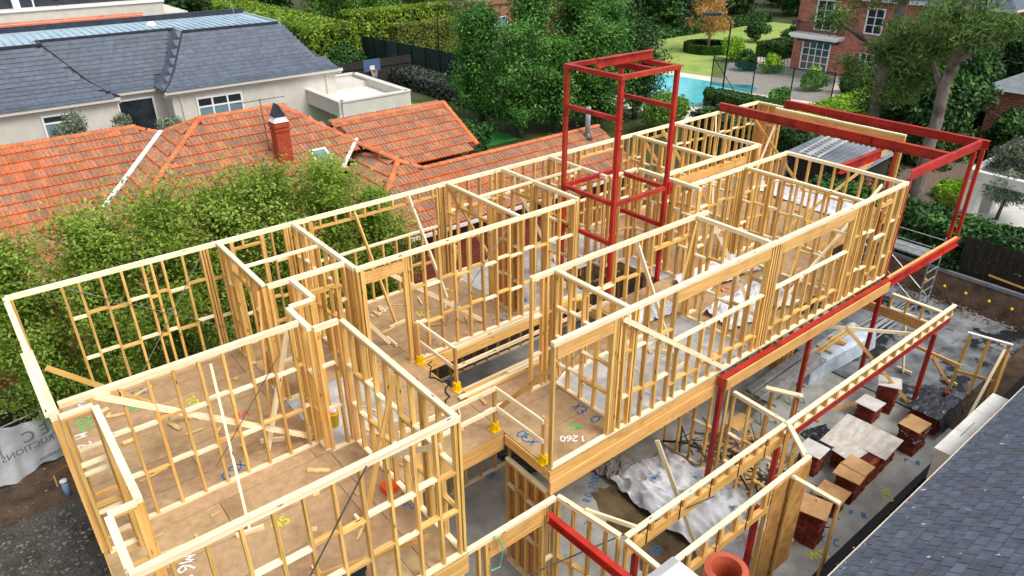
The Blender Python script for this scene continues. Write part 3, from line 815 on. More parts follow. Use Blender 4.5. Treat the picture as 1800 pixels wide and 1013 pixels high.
wall("cross wall frame through the far right rooms by the crumpled sheeting", (16.84, 10.76), (16.84, 7.42), extra=(.8,), nog=(.9, 1.75))
wall("cross wall frame with diagonal props in the right rooms", (12.97, 9.34), (12.97, 7.42), nog=(.9, 1.75))
wall("long middle wall frame right of the stair void", (7.95, 9.4), (13.4, 9.4), nog=(.9, 1.8), extra=(.3, .55, .6, 4.3), opens=[(3.6, 4.9, None, 5.7, .07)])
wall("short cross wall frame right of the stair void", (8.57, 9.34), (8.57, 7.42), nog=(.55, 1.2, 1.9))
wall("end wall frame of the right rooms below the red roof beams", (18.92, 10.88), (18.92, 7.42), nog=(1.75,), bottom=True)
w32 = wall("long right side wall frame with windows above the red edge beam", (6.7, 7.36), (18.98, 7.36), nog=(.72, 1.75),
     opens=[(.08, 1.42, None, 5.86, .26, 1), (3.15, 6.2, 4.98, 5.84, .27), (6.62, 9.7, 5.0, 5.84, .27), (11.0, 11.6, 4.95, 5.8, .1)],
     extra=(1.55, 1.62, 1.75, 2.0, 2.05, 6.3, 6.36, 6.46, 9.85, 9.92, 10.2, 10.26, 10.6, 12.0, 12.06))
we = wall("far end wall frame lined with plywood by the pool", (23.6, 14.94), (23.6, 13.98))
beam("plywood_sheet", we, (23.66, 14.48, 3.52), (23.66, 14.48, 6.15), .98, .012, PLYP, (0, 1, 0))
for i, (y0, y1) in enumerate(((12.02, 12.9),)):
    beam("plywood_sheet", w17, (9.83, (y0+y1)/2, 3.52), (9.83, (y0+y1)/2, 6.0), y1-y0, .012, PLY, (0, 1, 0))
w18 = thing("terrace_lintel_frame", "timber lintel beam on post across the far terrace opening", "beam frame", (23.1, 9.4, F0))
beam("lintel", w18, (23.1, 13.93, 6.1), (23.1, 9.36, 6.1), .09, .2, LVL, (1, 0, 0))
beam("top_plate", w18, (23.1, 13.93, 6.224), (23.1, 9.36, 6.224), .1, .045, WOODP, (1, 0, 0))
beam("post", w18, (23.1, 9.41, 3.5), (23.1, 9.41, 5.99), .09, .09, WOOD)
beam("post", w18, (23.1, 13.88, 3.5), (23.1, 13.88, 5.99), .09, .09, WOOD)

# bracing straps of steel across some frames
def strap(label, p0, p1, m=GALV, w=.03):
    o = MB().bar(p0, p1, w, .004, None).build("brace_strap", m)
    return tag(o, label, "strap", "steel brace straps on the frames")
strap("steel brace strap on the far left bedroom wall, falling right", (.9, 14.94, 6.05), (3.7, 14.94, 4.1))
strap("steel brace strap on the far left bedroom wall, rising right", (1.6, 14.93, 3.6), (3.4, 14.93, 6.0))
strap("dark tension strap leaning on the nearest front wall", (2.92, 6.70, 6.17), (1.75, 6.69, 4.6), STRAP)
strap("steel brace strap across the hall wall, rising right", (6.9, 11.87, 3.6), (9.3, 11.87, 6.0))
strap("steel brace strap inside the right window room, rising right", (6.9, 7.9, 4.6), (7.8, 7.5, 5.9))
strap("steel brace strap on inner far right wall", (14.8, 10.76, 3.7), (16.6, 10.76, 6.0))
strap("grey tension strap across the dividing wall of the front floor", (1.9, 10.64, 4.0), (3.3, 10.64, 5.7), STRAP, .02)

# diagonal timber props
PR = [0]
def prop(label, p0, p1, w=.09, h=.04, cleat=True, name="timber_prop", grp="diagonal props bracing the frames"):
    PR[0] += 1
    x1 = Vector(p1)
    t = thing(name, label, "prop", p1, grp)
    d = Vector(p1) - Vector(p0); dh = Vector((d.x, d.y, 0)); side = Vector((-dh.y, dh.x, 0)).normalized() if dh.length > .05 else Vector((1, 0, 0))
    beam("board", t, p0, p1, h, w, WOODP if PR[0] % 2 else WOOD, side)
    if cleat:
        e = dh.normalized() if dh.length > .05 else Vector((0, 1, 0))
        beam("cleat", t, x1 - side*.22 + e*.05 + Vector((0,0,.026)), x1 + side*.22 + e*.05 + Vector((0,0,.026)), .09, .045, WOODP, Vector((0,0,1)))
    return t
prop("long board falling across the front floor from the dividing wall corner", (.53, 10.62, 6.15), (3.72, 10.86, 3.56), .1, cleat=False)
prop("shorter board falling left to right behind the dividing wall", (.1, 12.3, 5.95), (2.1, 13.0, 3.53))
prop("thin prop from the dividing wall into the near front room", (2.2, 10.64, 6.0), (1.91, 9.34, 3.53))
prop("prop under the large far window, the left one", (7.03, 14.9, 6.1), (7.16, 13.55, 3.53))
prop("prop under the large far window, the right one", (8.55, 14.9, 6.12), (8.73, 13.55, 3.53))
prop("long prop beside the doorway cross wall", (9.72, 14.9, 6.16), (10.0, 12.2, 3.53))
prop("flat brace board behind the hall wall left half", (6.75, 13.0, 5.3), (8.9, 12.3, 3.55), cleat=False)
prop("brace board crossing behind the hall wall", (8.8, 13.2, 5.2), (8.1, 12.8, 3.54), cleat=False)
prop("short brace board left of the hall lintel", (5.62, 12.9, 5.0), (6.6, 12.9, 3.53))
prop("prop leaning at the end of the second cross wall", (3.7, 12.4, 6.1), (3.1, 11.3, 3.53))
prop("prop leaning beside the zigzag cupboard walls", (3.75, 11.2, 5.9), (2.9, 11.05, 3.53), cleat=False)
prop("prop on the side wall of the near front room", (4.3, 8.35, 6.1), (3.45, 8.3, 3.53))
prop("flat brace along the side wall of the near front room", (4.28, 7.1, 5.5), (4.26, 9.6, 3.6), cleat=False)
prop("thin board across the nearest front wall", (.3, 7.35, 4.5), (3.9, 7.0, 4.0), cleat=False)
prop("diagonal board on the outside of the right wall", (8.33, 7.27, 6.08), (11.7, 7.27, 3.6), .1, cleat=False)
prop("prop from the stair end wall to the right floor", (6.98, 7.5, 5.6), (6.95, 9.3, 3.53))
prop("prop of the middle wall toward the right rooms, left one", (10.9, 9.33, 6.1), (11.0, 8.0, 3.53))
prop("prop of the middle wall toward the right rooms, right one", (12.9, 9.3, 6.1), (11.3, 8.6, 3.53))
prop("pale prop beside the right rooms cross wall", (13.1, 9.0, 6.1), (14.2, 8.2, 3.53))
prop("pale prop leaning on the far right cross wall", (16.75, 8.6, 5.7), (15.4, 8.2, 3.53))
prop("brace board rising to the end wall of the right rooms", (14.5, 8.0, 3.55), (18.8, 7.9, 6.0), cleat=False)
prop("crossed prop in the far rooms leaning left", (18.2, 14.9, 6.1), (19.2, 13.4, 3.53), cleat=False)
prop("crossed prop in the far rooms leaning right", (21.0, 14.9, 6.1), (19.6, 13.6, 3.53), cleat=False)
prop("crossed prop by the plywood end wall leaning left", (22.9, 14.9, 6.0), (23.0, 12.2, 3.53), cleat=False)
prop("crossed prop by the plywood end wall leaning right", (23.3, 13.9, 5.9), (21.6, 13.6, 3.53), cleat=False)
prop("prop on the end wall rising to the terrace beam post", (19.2, 10.7, 3.6), (23.0, 9.6, 5.9), cleat=False)
prop("prop beside the cross wall left of the tower", (11.66, 14.7, 6.1), (12.6, 13.9, 3.53))
prop("prop in the room right of the tower rear wall", (17.0, 14.7, 6.1), (18.1, 13.2, 3.53))

# ================================================================== first floor deck
deck = thing("first_floor_deck", "brown particleboard floor of the upper storey with spray marks", "floor deck", (9, 11, F0))
def sheets(x0, y0, x1, y1, m, sx=3.6, sy=.9):
    y = y0; r_ = 0
    while y < y1 - .02:
        ye = min(y+sy, y1); x = x0 - (1.8 if r_ % 2 else 0)
        while x < x1 - .02:
            xa, xe = max(x, x0), min(x+sx, x1)
            if xe - xa > .05:
                beam("floor_sheet", deck, (xa+.006, (y+ye)/2, F0-.0125-.0015*((r_ + int(x)) % 2)), (xe-.006, (y+ye)/2, F0-.0125-.0015*((r_ + int(x)) % 2)), ye-y-.012, .022, m, (0, 1, 0))
            x += sx
        y = ye; r_ += 1
sheets(-.06, 6.72, 3.8, 15.06, DECK)
sheets(3.8, 6.72, 4.45, 10.3, DECK)
sheets(3.8, 10.3, 5.5, 12.4, FIBRE, 1.2, 1.2)
sheets(3.8, 12.4, 6.7, 15.06, DECK)
sheets(4.45, 8.68, 6.7, 10.3, DECK)
sheets(5.5, 10.3, 6.7, 12.4, DECK)
sheets(6.7, 7.3, 8.6, 10.3, DECK)
sheets(8.6, 7.3, 12.95, 9.42, FIBRE, 1.2, 1.2)
sheets(8.6, 9.42, 12.95, 10.3, DECK)
sheets(6.7, 11.86, 9.8, 15.06, DECK)
sheets(9.8, 11.86, 11.95, 15.06, FIBRE, 1.2, 1.2)
sheets(11.95, 13.0, 14.5, 15.06, FIBRE, 1.2, 1.2)
sheets(11.6, 10.3, 14.5, 11.05, DECK)
sheets(14.0, 11.05, 14.5, 13.0, FIBRE, 1.2, 1.2)
sheets(12.95, 7.3, 18.98, 10.3, DECK)
sheets(14.5, 10.3, 18.98, 15.06, DECK)
sheets(18.98, 9.6, 23.7, 15.06, DECK)
def rim(p0, p1, z0, z1, m=LVL, w=.045, name="rim_beam"):
    p0, p1 = Vector((*p0, (z0+z1)/2)), Vector((*p1, (z0+z1)/2))
    d = (p1-p0).normalized(); beam(name, deck, p0, p1, w, z1-z0, m, Vector((-d.y, d.x, 0)))
rim((6.66, 7.33), (11.5, 7.33), 3.25, 3.472); rim((6.66, 7.3), (11.5, 7.3), 2.94, 3.24, LVL)
rim((6.7, 7.36), (6.7, 8.66), 3.24, 3.472, WOOD); rim((4.45, 8.7), (6.68, 8.7), 3.1, 3.472, LVL); rim((4.43, 6.76), (4.43, 8.68), 3.1, 3.472, LVL)
rim((-.04, 6.74), (4.42, 6.74), 3.1, 3.472); rim((-.05, 6.78), (-.05, 15.04), 3.1, 3.472); rim((-.02, 15.04), (23.7, 15.04), 3.1, 3.472)
rim((6.72, 10.32), (11.6, 10.32), 3.15, 3.472, WOOD); rim((6.72, 11.84), (11.9, 11.84), 3.15, 3.472, WOOD); rim((6.72, 10.35), (6.72, 11.8), 3.15, 3.472, WOOD); rim((11.58, 10.35), (11.58, 11.8), 3.15, 3.472, WOOD)
rim((19.0, 9.58), (23.68, 9.58), 3.1, 3.472); rim((23.68, 9.62), (23.68, 15.0), 3.1, 3.472)
x = .3
while x < 18.9:
    y0, y1 = (6.8, 15.0) if x < 4.4 else ((8.75, 15.0) if x < 6.7 else (7.4, 15.0))
    segs = [(y0, y1)] if not 6.75 < x < 11.6 else [(y0, 10.29), (11.88, y1)]
    if 11.9 < x < 14.05: segs = [(y0, 11.0), (13.05, y1)]
    for a_, b_ in segs: beam("joist", deck, (x, a_, 3.33), (x, b_, 3.33), .045, .26, WOOD, (1, 0, 0))
    x += .45
# spray painted notes on the floor
zf = F0 + .004
mark(deck, "X3.0", .36, BLUEP, (8.35, 8.1, zf), -90)
mark(deck, "X30", .36, BLUEP, (6.93, 8.3, zf), 90)
mark(deck, "1260", .26, WHITESP, (7.58, 7.72, zf), 140)
mark(deck, "MZ", .24, GREENP, (7.85, 7.95, zf), 140)
mark(deck, "CFX", .34, BLUEP, (1.5, 14.6, zf), 180)
mark(deck, "EA", .3, GREENP, (1.3, 14.1, zf), 200)
mark(deck, "70L", .32, YELP, (2.3, 13.5, zf), -80)
mark(deck, "X50", .34, BLUEP, (2.2, 10.95, zf), 200)
mark(deck, "X30", .34, BLUEP, (9.3, 12.15, zf), 180)
mark(deck, "VZ", .4, YELP, (8.0, 13.6, zf), -30)
mark(deck, "3", .34, WHITESP, (.45, 14.9, zf), 180)
mark(deck, "202", .34, GREENP, (.4, 14.15, zf), -90)
mark(deck, "M 2", .36, WHITESP, (.25, 13.6, zf), -90)
mark(deck, "M62", .4, WHITESP, (.85, 9.2, zf), -110)
mark(deck, "N5", .3, YELP, (2.4, 9.2, zf), 10)
mark(deck, "2", .3, BLUEP, (4.25, 8.2, zf), 30)
mark(deck, "VO", .34, REDP, (2.9, 12.5, zf), 170)
mark(deck, "K5", .3, REDP, (6.2, 11.3, zf), 160)
mark(deck, "5500", .3, WHITESP, (7.2, 14.4, zf), 20)
mark(deck, "V-R", .34, YELP, (15.6, 7.8, zf), 0)
mark(deck, "VN", .34, REDP, (14.9, 9.6, zf), 20)
mark(deck, "EX", .3, BLUEP, (10.3, 12.6, zf), 150)
mark(deck, "ZS", .3, GREENP, (4.4, 11.5, zf), 30)

# ================================================================== red steel
tw = thing("steel_tower", "tall red steel lift tower rising above the timber frames", "steel frame", (13, 12, G0))
XA, XB, YA, YB = 12.05, 13.95, 11.15, 12.95
for cx, cy in ((XA, YA), (XB, YA), (XA, YB), (XB, YB)):
    beam("column", tw, (cx, cy, G0), (cx, cy, 9.12), .1, .1, RED)
    beam("cap_plate", tw, (cx, cy, 8.0), (cx, cy, 8.012), .15, .15, RED)
def ring(z, sides="abcd", d=.1):
    if "a" in sides: beam("cross_rail", tw, (XA+.064, YA, z), (XB-.064, YA, z), .1, d, RED, (0, 1, 0))
    if "b" in sides: beam("cross_rail", tw, (XA+.064, YB, z), (XB-.064, YB, z), .1, d, RED, (0, 1, 0))
    if "c" in sides: beam("cross_rail", tw, (XA, YA+.064, z), (XA, YB-.064, z), .1, d, RED, (1, 0, 0))
    if "d" in sides: beam("cross_rail", tw, (XB, YA+.064, z), (XB, YB-.064, z), .1, d, RED, (1, 0, 0))
beam("cross_rail", tw, (XA-.06, YA, 9.17), (XB+.06, YA, 9.17), .13, .1, RED, (0, 1, 0)); beam("cross_rail", tw, (XA-.06, YB, 9.17), (XB+.06, YB, 9.17), .13, .1, RED, (0, 1, 0))
beam("cross_rail", tw, (XA, YA+.066, 9.168), (XA, YB-.066, 9.168), .13, .1, RED, (1, 0, 0)); beam("cross_rail", tw, (XB, YA+.066, 9.168), (XB, YB-.066, 9.168), .13, .1, RED, (1, 0, 0))
section("hoist_beam", tw, (XA+.1, 12.05, 9.34), (XB+.1, 12.05, 9.34), I_SEC(.2, .12), RED, (0, 1, 0))
section("hoist_beam", tw, (13.2, YA+.1, 9.16), (13.2, YB-.1, 9.16), I_SEC(.14, .1), RED, (1, 0, 0))
ring(8.22, "cd"); ring(6.15); ring(5.1, "cd")
for x_, y_ in ((XB+.09, YA),): beam("bracket", tw, (x_, y_, 5.98), (x_, y_, 6.3), .16, .16, RED)

def steel(name, label, p0, p1, sec, side, grp=None):
    o = section(name, None, p0, p1, sec, RED, side); return tag(o, label, "steel beam", grp)
b1 = thing("roof_beam", "long red steel roof beam spanning from the far wall", "steel beam", (21.38, 15, 6.2), "red steel beams of the roof frame")
section("flange_beam", b1, (21.38, 15.06, 6.34), (21.38, 7.42, 6.34), I_SEC(.28, .16), RED, (1, 0, 0))
for yy in (11.4, 9.6): beam("stiffener", b1, (21.38, yy, 6.22), (21.38, yy, 6.46), .15, .012, RED, (1, 0, 0))
b2 = thing("roof_beam", "outermost red steel roof beam nearest the garden", "steel beam", (23.53, 13.8, 6.2), "red steel beams of the roof frame")
section("flange_beam", b2, (23.53, 13.85, 6.33), (23.53, 7.2, 6.33), I_SEC(.25, .15), RED, (1, 0, 0))
beam("plate", b2, (23.53, 13.75, 6.2), (23.53, 13.75, 6.08), .14, .14, RED)
b3 = thing("roof_beam", "red steel edge beam over the right end of the roof frame", "steel beam", (19.0, 7.3, 6.2), "red steel beams of the roof frame")
section("flange_beam", b3, (19.02, 7.34, 6.34), (23.4, 7.34, 6.34), C_SEC(.25, .1), RED, (0, 1, 0))
b4 = thing("roof_beam", "short red steel beam hung below the long roof beam", "steel beam", (19, 9.2, 6.0), "red steel beams of the roof frame")
section("flange_beam", b4, (18.98, 9.2, 6.06), (21.3, 9.2, 6.06), I_SEC(.26, .14), RED, (0, 1, 0))
def post(label, x, y, z0, z1, w=.1, name="steel_post", grp="red steel posts"):
    o = beam(name, None, (x, y, z0), (x, y, z1), w, w, RED); return tag(o, label, "steel post", grp)
post("outer one of the two red steel posts at the terrace end", 23.45, 7.28, 3.5, 6.2, .1)
post("inner one of the two red steel posts at the terrace end", 23.0, 7.34, 3.5, 6.21, .1)
post("red steel post on the end of the right wall", 19.06, 7.36, 3.48, 6.21, .08)
post("red steel post beside the terrace lintel post", 23.0, 9.5, .1, 6.0, .08)
eb = thing("edge_beam", "long red steel channel along the right edge of the upper floor", "steel beam", (11.5, 7.15, 3.2))
section("channel", eb, (11.5, 7.16, 3.36), (23.3, 7.16, 3.36), I_SEC(.25, .13), RED, (0, 1, 0))
beam("timber_packer", eb, (11.56, 7.07, 3.31), (18.8, 7.07, 3.31), .045, .28, LVL, (0, 1, 0))
beam("timber_packer", eb, (18.9, 7.2, 3.505), (23.2, 7.2, 3.505), .07, .035, LVL, (0, 1, 0))
beam("end_plate", eb, (11.49, 7.16, 3.24), (11.49, 7.16, 3.48), .2, .012, RED, (0, 1, 0))
for x_, s_ in ((11.6, "left one"), (15.2, "second one"), (18.75, "right one")):
    post("red steel post under the upper floor edge beam, the %s" % s_, x_, 7.2, .1, 3.23, .1)

# ================================================================== guard rails
def guard(label, pts, posts_, zr=(.55, 1.0)):
    t = thing("guard_rail", label, "guard rail", (pts[0][0], pts[0][1], F0), "temporary timber guard rails")
    for a_, b_ in zip(pts[:-1], pts[1:]):
        for z in zr:
            k = random.uniform(-.02, .02)
            beam("rail", t, (a_[0], a_[1], F0+z+k), (b_[0], b_[1], F0+z+k), .035, .09, WOODP)
    for px_, py_ in posts_:
        beam("post", t, (px_, py_, F0), (px_, py_, F0+1.05), .09, .045, WOOD)
        c = MB().box((px_-.1, py_-.09, F0+.002), (px_+.1, py_+.09, F0+.03)).box((px_-.065, py_-.06, F0+.03), (px_+.065, py_+.06, F0+.2))
        c.box((px_-.09, py_-.03, F0+.03), (px_+.09, py_-.015, F0+.12)).box((px_-.015, py_-.085, F0+.03), (px_+.0, py_+.085, F0+.14)).build("yellow_bracket", YEL, t)
guard("guard rail around the stair void with yellow post brackets", [(6.76, 11.85), (6.78, 10.45), (11.5, 10.45)], [(6.72, 11.78), (6.78, 10.42), (9.6, 10.42)])
guard("guard rail at the bridge edge beside the X30 mark", [(4.5, 8.82), (6.62, 8.82), (6.66, 7.5)], [(6.6, 8.86), (6.72, 7.56)])
bd = thing("timber_stack", "loose pine boards stacked along the stair void", "timber stack", (8.5, 10.15, F0))
for i, (o, z, L0, L1) in enumerate(((0, .023, 6.75, 10.6), (.11, .023, 6.7, 10.9), (.2, .023, 6.9, 11.2), (.05, .069, 6.6, 10.4), (.15, .069, 6.8, 11.0), (.08, .115, 7.9, 11.3))):
    beam("board", bd, (L0, 10.02+o, F0+z), (L1, 10.02+o, F0+z), .09, .045, WOODP if i % 2 else WOOD, (0, 1, 0))
beam("board", bd, (6.95, 9.6, F0+.02), (7.0, 10.0, F0+.02), .07, .035, WOOD)

# loose things on the upper floor
bk_ = thing("bucket", "yellow plastic bucket with red and white label on the hall floor", "bucket", (4.22, 11.0, F0))
MB().lathe((4.22, 11.0, F0+.005), [(.11, 0), (.135, .3), (.145, .3), (.145, .33), (.12, .33), (.115, .25)], 18).build("pail", YEL, bk_, True)
MB().lathe((4.22, 11.0, F0+.3), [(.02, .034), (.1, .036), (.1, .045), (.02, .05)], 16).build("lid", mat("red_white_label", (210, 60, 50), (236, 230, 226), scale=9, rough=.5), bk_)
ob = MB().box((4.05, 8.6, F0+.002), (4.27, 8.84, F0+.12)); ob.box((4.04, 8.59, F0+.12), (4.28, 8.85, F0+.135))
tag(ob.build("storage_box", ORANGE), "small orange box on the floor of the near room", "box")
tag(sheet("black_sheet", [(1.3, 7.0, F0+.02), (2.9, 6.95, F0+.02), (3.0, 7.5, F0+.02), (1.5, 7.7, F0+.02)], mat("navy_cloth", (20, 26, 38), (36, 44, 58), scale=4, rough=.7), amp=.06, seed=4), "dark blue black cloth lying behind the nearest wall", "cloth")
def crumple(label, corners, m, amp=.08, seed=0, hump=.05, name="plastic_sheet", cat="sheet", grp=None, prints=()):
    t = thing(name, label, cat, corners[0], grp)
    sheet("sheet", corners, m, t, amp=amp, seed=seed, hump=hump, res=64, edge=.07)
    return t
z = F0 + .01
crumple("crumpled white sheeting on the floor beside the far right window", [(13.1, 8.2, z), (15.6, 7.9, z), (16.2, 9.3, z), (13.5, 9.2, z)], WTARP, .12, 21, .1)
crumple("crumpled white sheeting heap in front of the inner far wall", [(13.6, 9.9, z), (16.5, 9.6, z), (16.6, 10.6, z), (14.2, 10.7, z)], WTARP, .14, 22, .14)
crumple("crumpled white sheeting near the middle wall end", [(11.4, 9.6, z), (13.0, 9.7, z), (13.1, 10.2, z), (11.6, 10.2, z)], WTARP, .1, 23, .05)
crumple("long white sheet spread over the far terrace floor", [(22.1, 13.9, z), (21.7, 10.2, z), (23.4, 10.0, z), (23.55, 14.2, z)], WTARP, .06, 24, .03)
tag(sheet("black_sheet", [(15.3, 7.5, z), (16.1, 7.45, z), (16.2, 7.75, z), (15.4, 7.8, z)], BLACKP, amp=.08, seed=9), "small black plastic heap inside the far right window", "sheet")

# cables, offcuts and dust sheets that a working floor collects
def cord(label, pts, m, z, seed):
    rr = random.Random(seed); q = []
    for a, b in zip(pts[:-1], pts[1:]):
        for k in range(6): t = k/6; q.append((a[0]+(b[0]-a[0])*t + rr.uniform(-.06, .06), a[1]+(b[1]-a[1])*t + rr.uniform(-.06, .06), z + rr.uniform(0, .012)))
    tag(MB().tube(q, .014, 5).build("power_cord", m, None, True), label, "cord")
cord("black hose looped by the stair void bracket", [(6.9, 11.6), (6.6, 11.2), (6.75, 10.7), (6.4, 10.2), (5.6, 9.4)], BLACKM, F0+.02, 2)
uo = MB().box((-.5, -.5, -.5), (.5, .5, .5)).mesh("offcut"); om2 = []; r9 = random.Random(77)
for x0_, y0_, x1_, y1_, n_ in ((.6, 7.2, 4.0, 10.2, 26), (.5, 11.2, 3.5, 14.6, 22), (6.8, 12.3, 9.5, 14.6, 20), (4.6, 9.0, 6.6, 11.4, 10), (9.0, 7.7, 12.6, 9.2, 16), (13.2, 7.8, 16.5, 10.4, 22), (17.2, 8.0, 18.6, 10.4, 10), (15, 12.1, 18.6, 14.6, 14), (19.4, 10, 22, 14.5, 14)):
    for k in range(n_//2): om2.append(Matrix.Translation((r9.uniform(x0_, x1_), r9.uniform(y0_, y1_), F0+.021+.0007*len(om2) % .02)) @ Matrix.Rotation(r9.uniform(0, 3.14), 4, 'Z') @ Matrix.Diagonal((r9.uniform(.08, .42), r9.choice((.045, .09, .03)), .035, 1)))
tag(link("timber_offcuts", inst_join("offcuts", uo, om2), mat("floor_offcut_pine", (206, 166, 104), (236, 204, 150), scale=6, rough=.8, island=.2)), "pine offcuts lying about the upper floor", "offcuts", kind="stuff")

# ================================================================== ground storey frames
GG = "timber wall frames of the ground storey"
def gwall(label, a, b, **k):
    k.setdefault("z0", G0); k.setdefault("z1", G1); k.setdefault("group", GG); return wall(label, a, b, **k)
gw = gwall("ground storey wall frame under the bridge with laminated header", (4.48, 7.22), (6.72, 7.22), nog=(1.3,), opens=[(.7, 1.9, None, 2.45, .36)], sp=.45)
gwall("ground storey wall frame from the corner post toward the red beam", (6.78, 7.2), (6.98, 5.82), nog=(1.3,), sp=.36, skip=[(.1, .2)])
def bridged(label, x0, x1, y, mbeam, zb0, zb1, steelbeam=False):
    """Top plate carried on short blocks above a deep beam, with steel tie straps."""
    t = thing("strapped_beam_frame", label, "beam frame", (x0, y, zb0), GG)
    beam("top_plate", t, (x0, y, G1-.0225), (x1, y, G1-.0225), .1, .045, WOODP, (0, 1, 0))
    if steelbeam:
        section("steel_channel", t, (x0, y-.0, (zb0+zb1)/2), (x1, y-.0, (zb0+zb1)/2), C_SEC(zb1-zb0, .09), RED, (0, 1, 0))
        beam("lower_plate", t, (x0, y+.02, zb1+.0235), (x1, y+.02, zb1+.0235), .1, .045, WOODP, (0, 1, 0))
        zc = zb1 + .046
    else:
        beam("laminated_beam", t, (x0, y, (zb0+zb1)/2), (x1, y, (zb0+zb1)/2), .09, zb1-zb0, LVL, (0, 1, 0)); zc = zb1
    if steelbeam:
        k = x0 + .3
        while k < x1:
            MB().box((k-.02, y-.012, (zb0+zb1)/2+.03), (k+.02, y-.0005, (zb0+zb1)/2+.07)).build("bolt", GALV, t); k += .6
    k = x0 + .2
    while k < x1:
        beam("block", t, (k, y, zc), (k, y, G1-.0455), .086, .09, WOOD, (0, 1, 0)); k += .45
    if not steelbeam:
        k = x0 + .5
        while k < x1:
            beam("tie_strap", t, (k, y-.052, zb0+.02), (k, y-.052, G1+.002), .03, .004, BLACKM, (1, 0, 0)); k += .9
    return t
bridged("strapped laminated beam over the large grey sheeting, left half", 7.05, 11.85, 5.74, LVL, 2.42, 2.66)
bridged("red channel beam with timber blocks running out to the right", 11.9, 19.95, 5.72, RED, 2.36, 2.6, True)
bridged("lower strapped beam beside the clay chimney pot", 7.0, 10.0, 4.87, LVL, 2.3, 2.46)
gw5 = gwall("panelled ground storey wall next to the covered brick stacks", (10.0, 4.87), (11.36, 4.87), nog=(), sp=.6)
beam("bracing_board", gw5, (10.7, 4.81, .12), (10.7, 4.81, 2.86), 1.3, .012, OSB, (1, 0, 0))
gwall("short return frame with panel at the brick stacks", (11.31, 4.93), (11.9, 5.66), nog=(1.3,), sp=.5)
ef = gwall("end door frame standing against the panelled wall", (10.62, 4.78), (10.66, 3.84), z1=2.9, nog=(), sp=2.0, dbl=False)
gwall("low ground storey return frame behind the clay chimney pot", (6.98, 5.68), (6.98, 4.93), nog=(1.2,), sp=.45)
gwall("ground storey cross frame under the red channel beam", (11.98, 7.1), (11.92, 5.8), nog=(.9, 1.7), sp=.42)
gwall("ground storey frame with deep header at the far end", (19.28, 7.1), (19.28, 5.78), z0=2.45, nog=(), sp=.42, dbl=False)
hb = beam("header_beam", None, (19.28, 8.6, 2.3), (19.28, 5.8, 2.3), .08, .28, LVL, (1, 0, 0)); tag(hb, "deep laminated header beam under the far end frame", "beam")
ul = gwall("dark lined wall frame under the corner of the upper floor", (6.7, 8.62), (6.7, 7.4), nog=(1.2, 2.2), sp=.3)
beam("plywood_sheet", ul, (6.77, 8.0, .12), (6.77, 8.0, 2.85), 1.2, .012, PLY, (0, 1, 0))
gwall("ground storey stud frame in the shade beyond the sheeting", (12.2, 9.0), (12.2, 7.35), nog=(1.3,), sp=.4)
pw = gwall("plywood lined wall frame in the shade beside the grey sheeting", (9.6, 9.9), (11.4, 9.9), nog=(1.3,), sp=.45)
beam("plywood_sheet", pw, (10.5, 9.84, .12), (10.5, 9.84, 2.0), 1.75, .012, PLYP, (1, 0, 0))
gwall("ground storey stud frame along the stair void", (6.8, 11.0), (11.4, 11.0), nog=(1.3,), sp=.45)
gwall("ground storey rear stud frame", (12.6, 11.6), (18.4, 11.6), nog=(1.3,), sp=.45)
gwall("ground storey frame beneath the nearest front room", (1.2, 6.82), (4.36, 6.82), nog=(1.3,), sp=.45)
gwall("ground storey side frame beneath the front room by the bridge", (4.4, 6.9), (4.4, 8.6), nog=(1.3,), sp=.45)
gwall("ground storey front frame facing the gravel drive", (0.02, 6.8), (0.02, 15), z0=.12, z1=3.08, nog=(.9, 1.8), sp=.45)
gwall("ground storey far side frame", (.1, 15.02), (18.4, 15.02), z1=3.08, nog=(1.3,), sp=.45)
rb = thing("steel_beam", "short red steel beam projecting toward the viewer at bottom centre", "steel beam", (6.55, 7.1, 2.6))
section("flange_beam", rb, (6.5, 7.12, 2.62), (6.62, 4.6, 2.62), I_SEC(.2, .12), RED, (1, 0, 0))
for x_, y_, s_ in ((19.0, 5.7, "far end of the channel beam"), (11.75, 5.74, "joint of the channel beam"), (7.35, 5.74, "left end of the strapped beam"), (9.95, 5.0, "lower strapped beam")):
    post("red steel post under the %s" % s_, x_, y_, .1, 2.36, .1)
gp = "ground storey props"
prop("prop from the strapped beam down across the sheeting", (9.4, 7.1, 2.9), (9.9, 6.0, .12), grp=gp)
prop("long prop crossing in front of the wrapped pack", (16.6, 7.0, 2.9), (18.75, 5.62, .12), grp=gp)
prop("prop with cleat standing on the dark slab", (19.3, 6.6, 2.3), (20.3, 6.6, .1), grp=gp)
prop("prop leaning to the red post on the dark slab", (19.0, 5.6, 1.7), (20.75, 5.5, .1), grp=gp)
prop("horizontal brace board near the far header beam", (16.2, 8.2, 2.6), (19.0, 6.0, 2.2), grp=gp, cleat=False)
prop("horizontal brace board fixed to the far red post", (19.1, 6.2, 1.75), (19.1, 4.9, 1.7), grp=gp, cleat=False)
prop("loose plank reaching from the corner frame to the strapped beam", (6.9, 6.6, 2.955), (7.3, 5.75, 2.955), grp=gp, cleat=False)
prop("angled brace at the bottom corner of the front room", (4.45, 6.7, 2.9), (5.3, 6.2, .5), grp=gp, cleat=False)
prop("pine plank lying on the large grey sheeting", (10.9, 7.4, .5), (10.5, 5.0, .42), grp=gp, cleat=False)

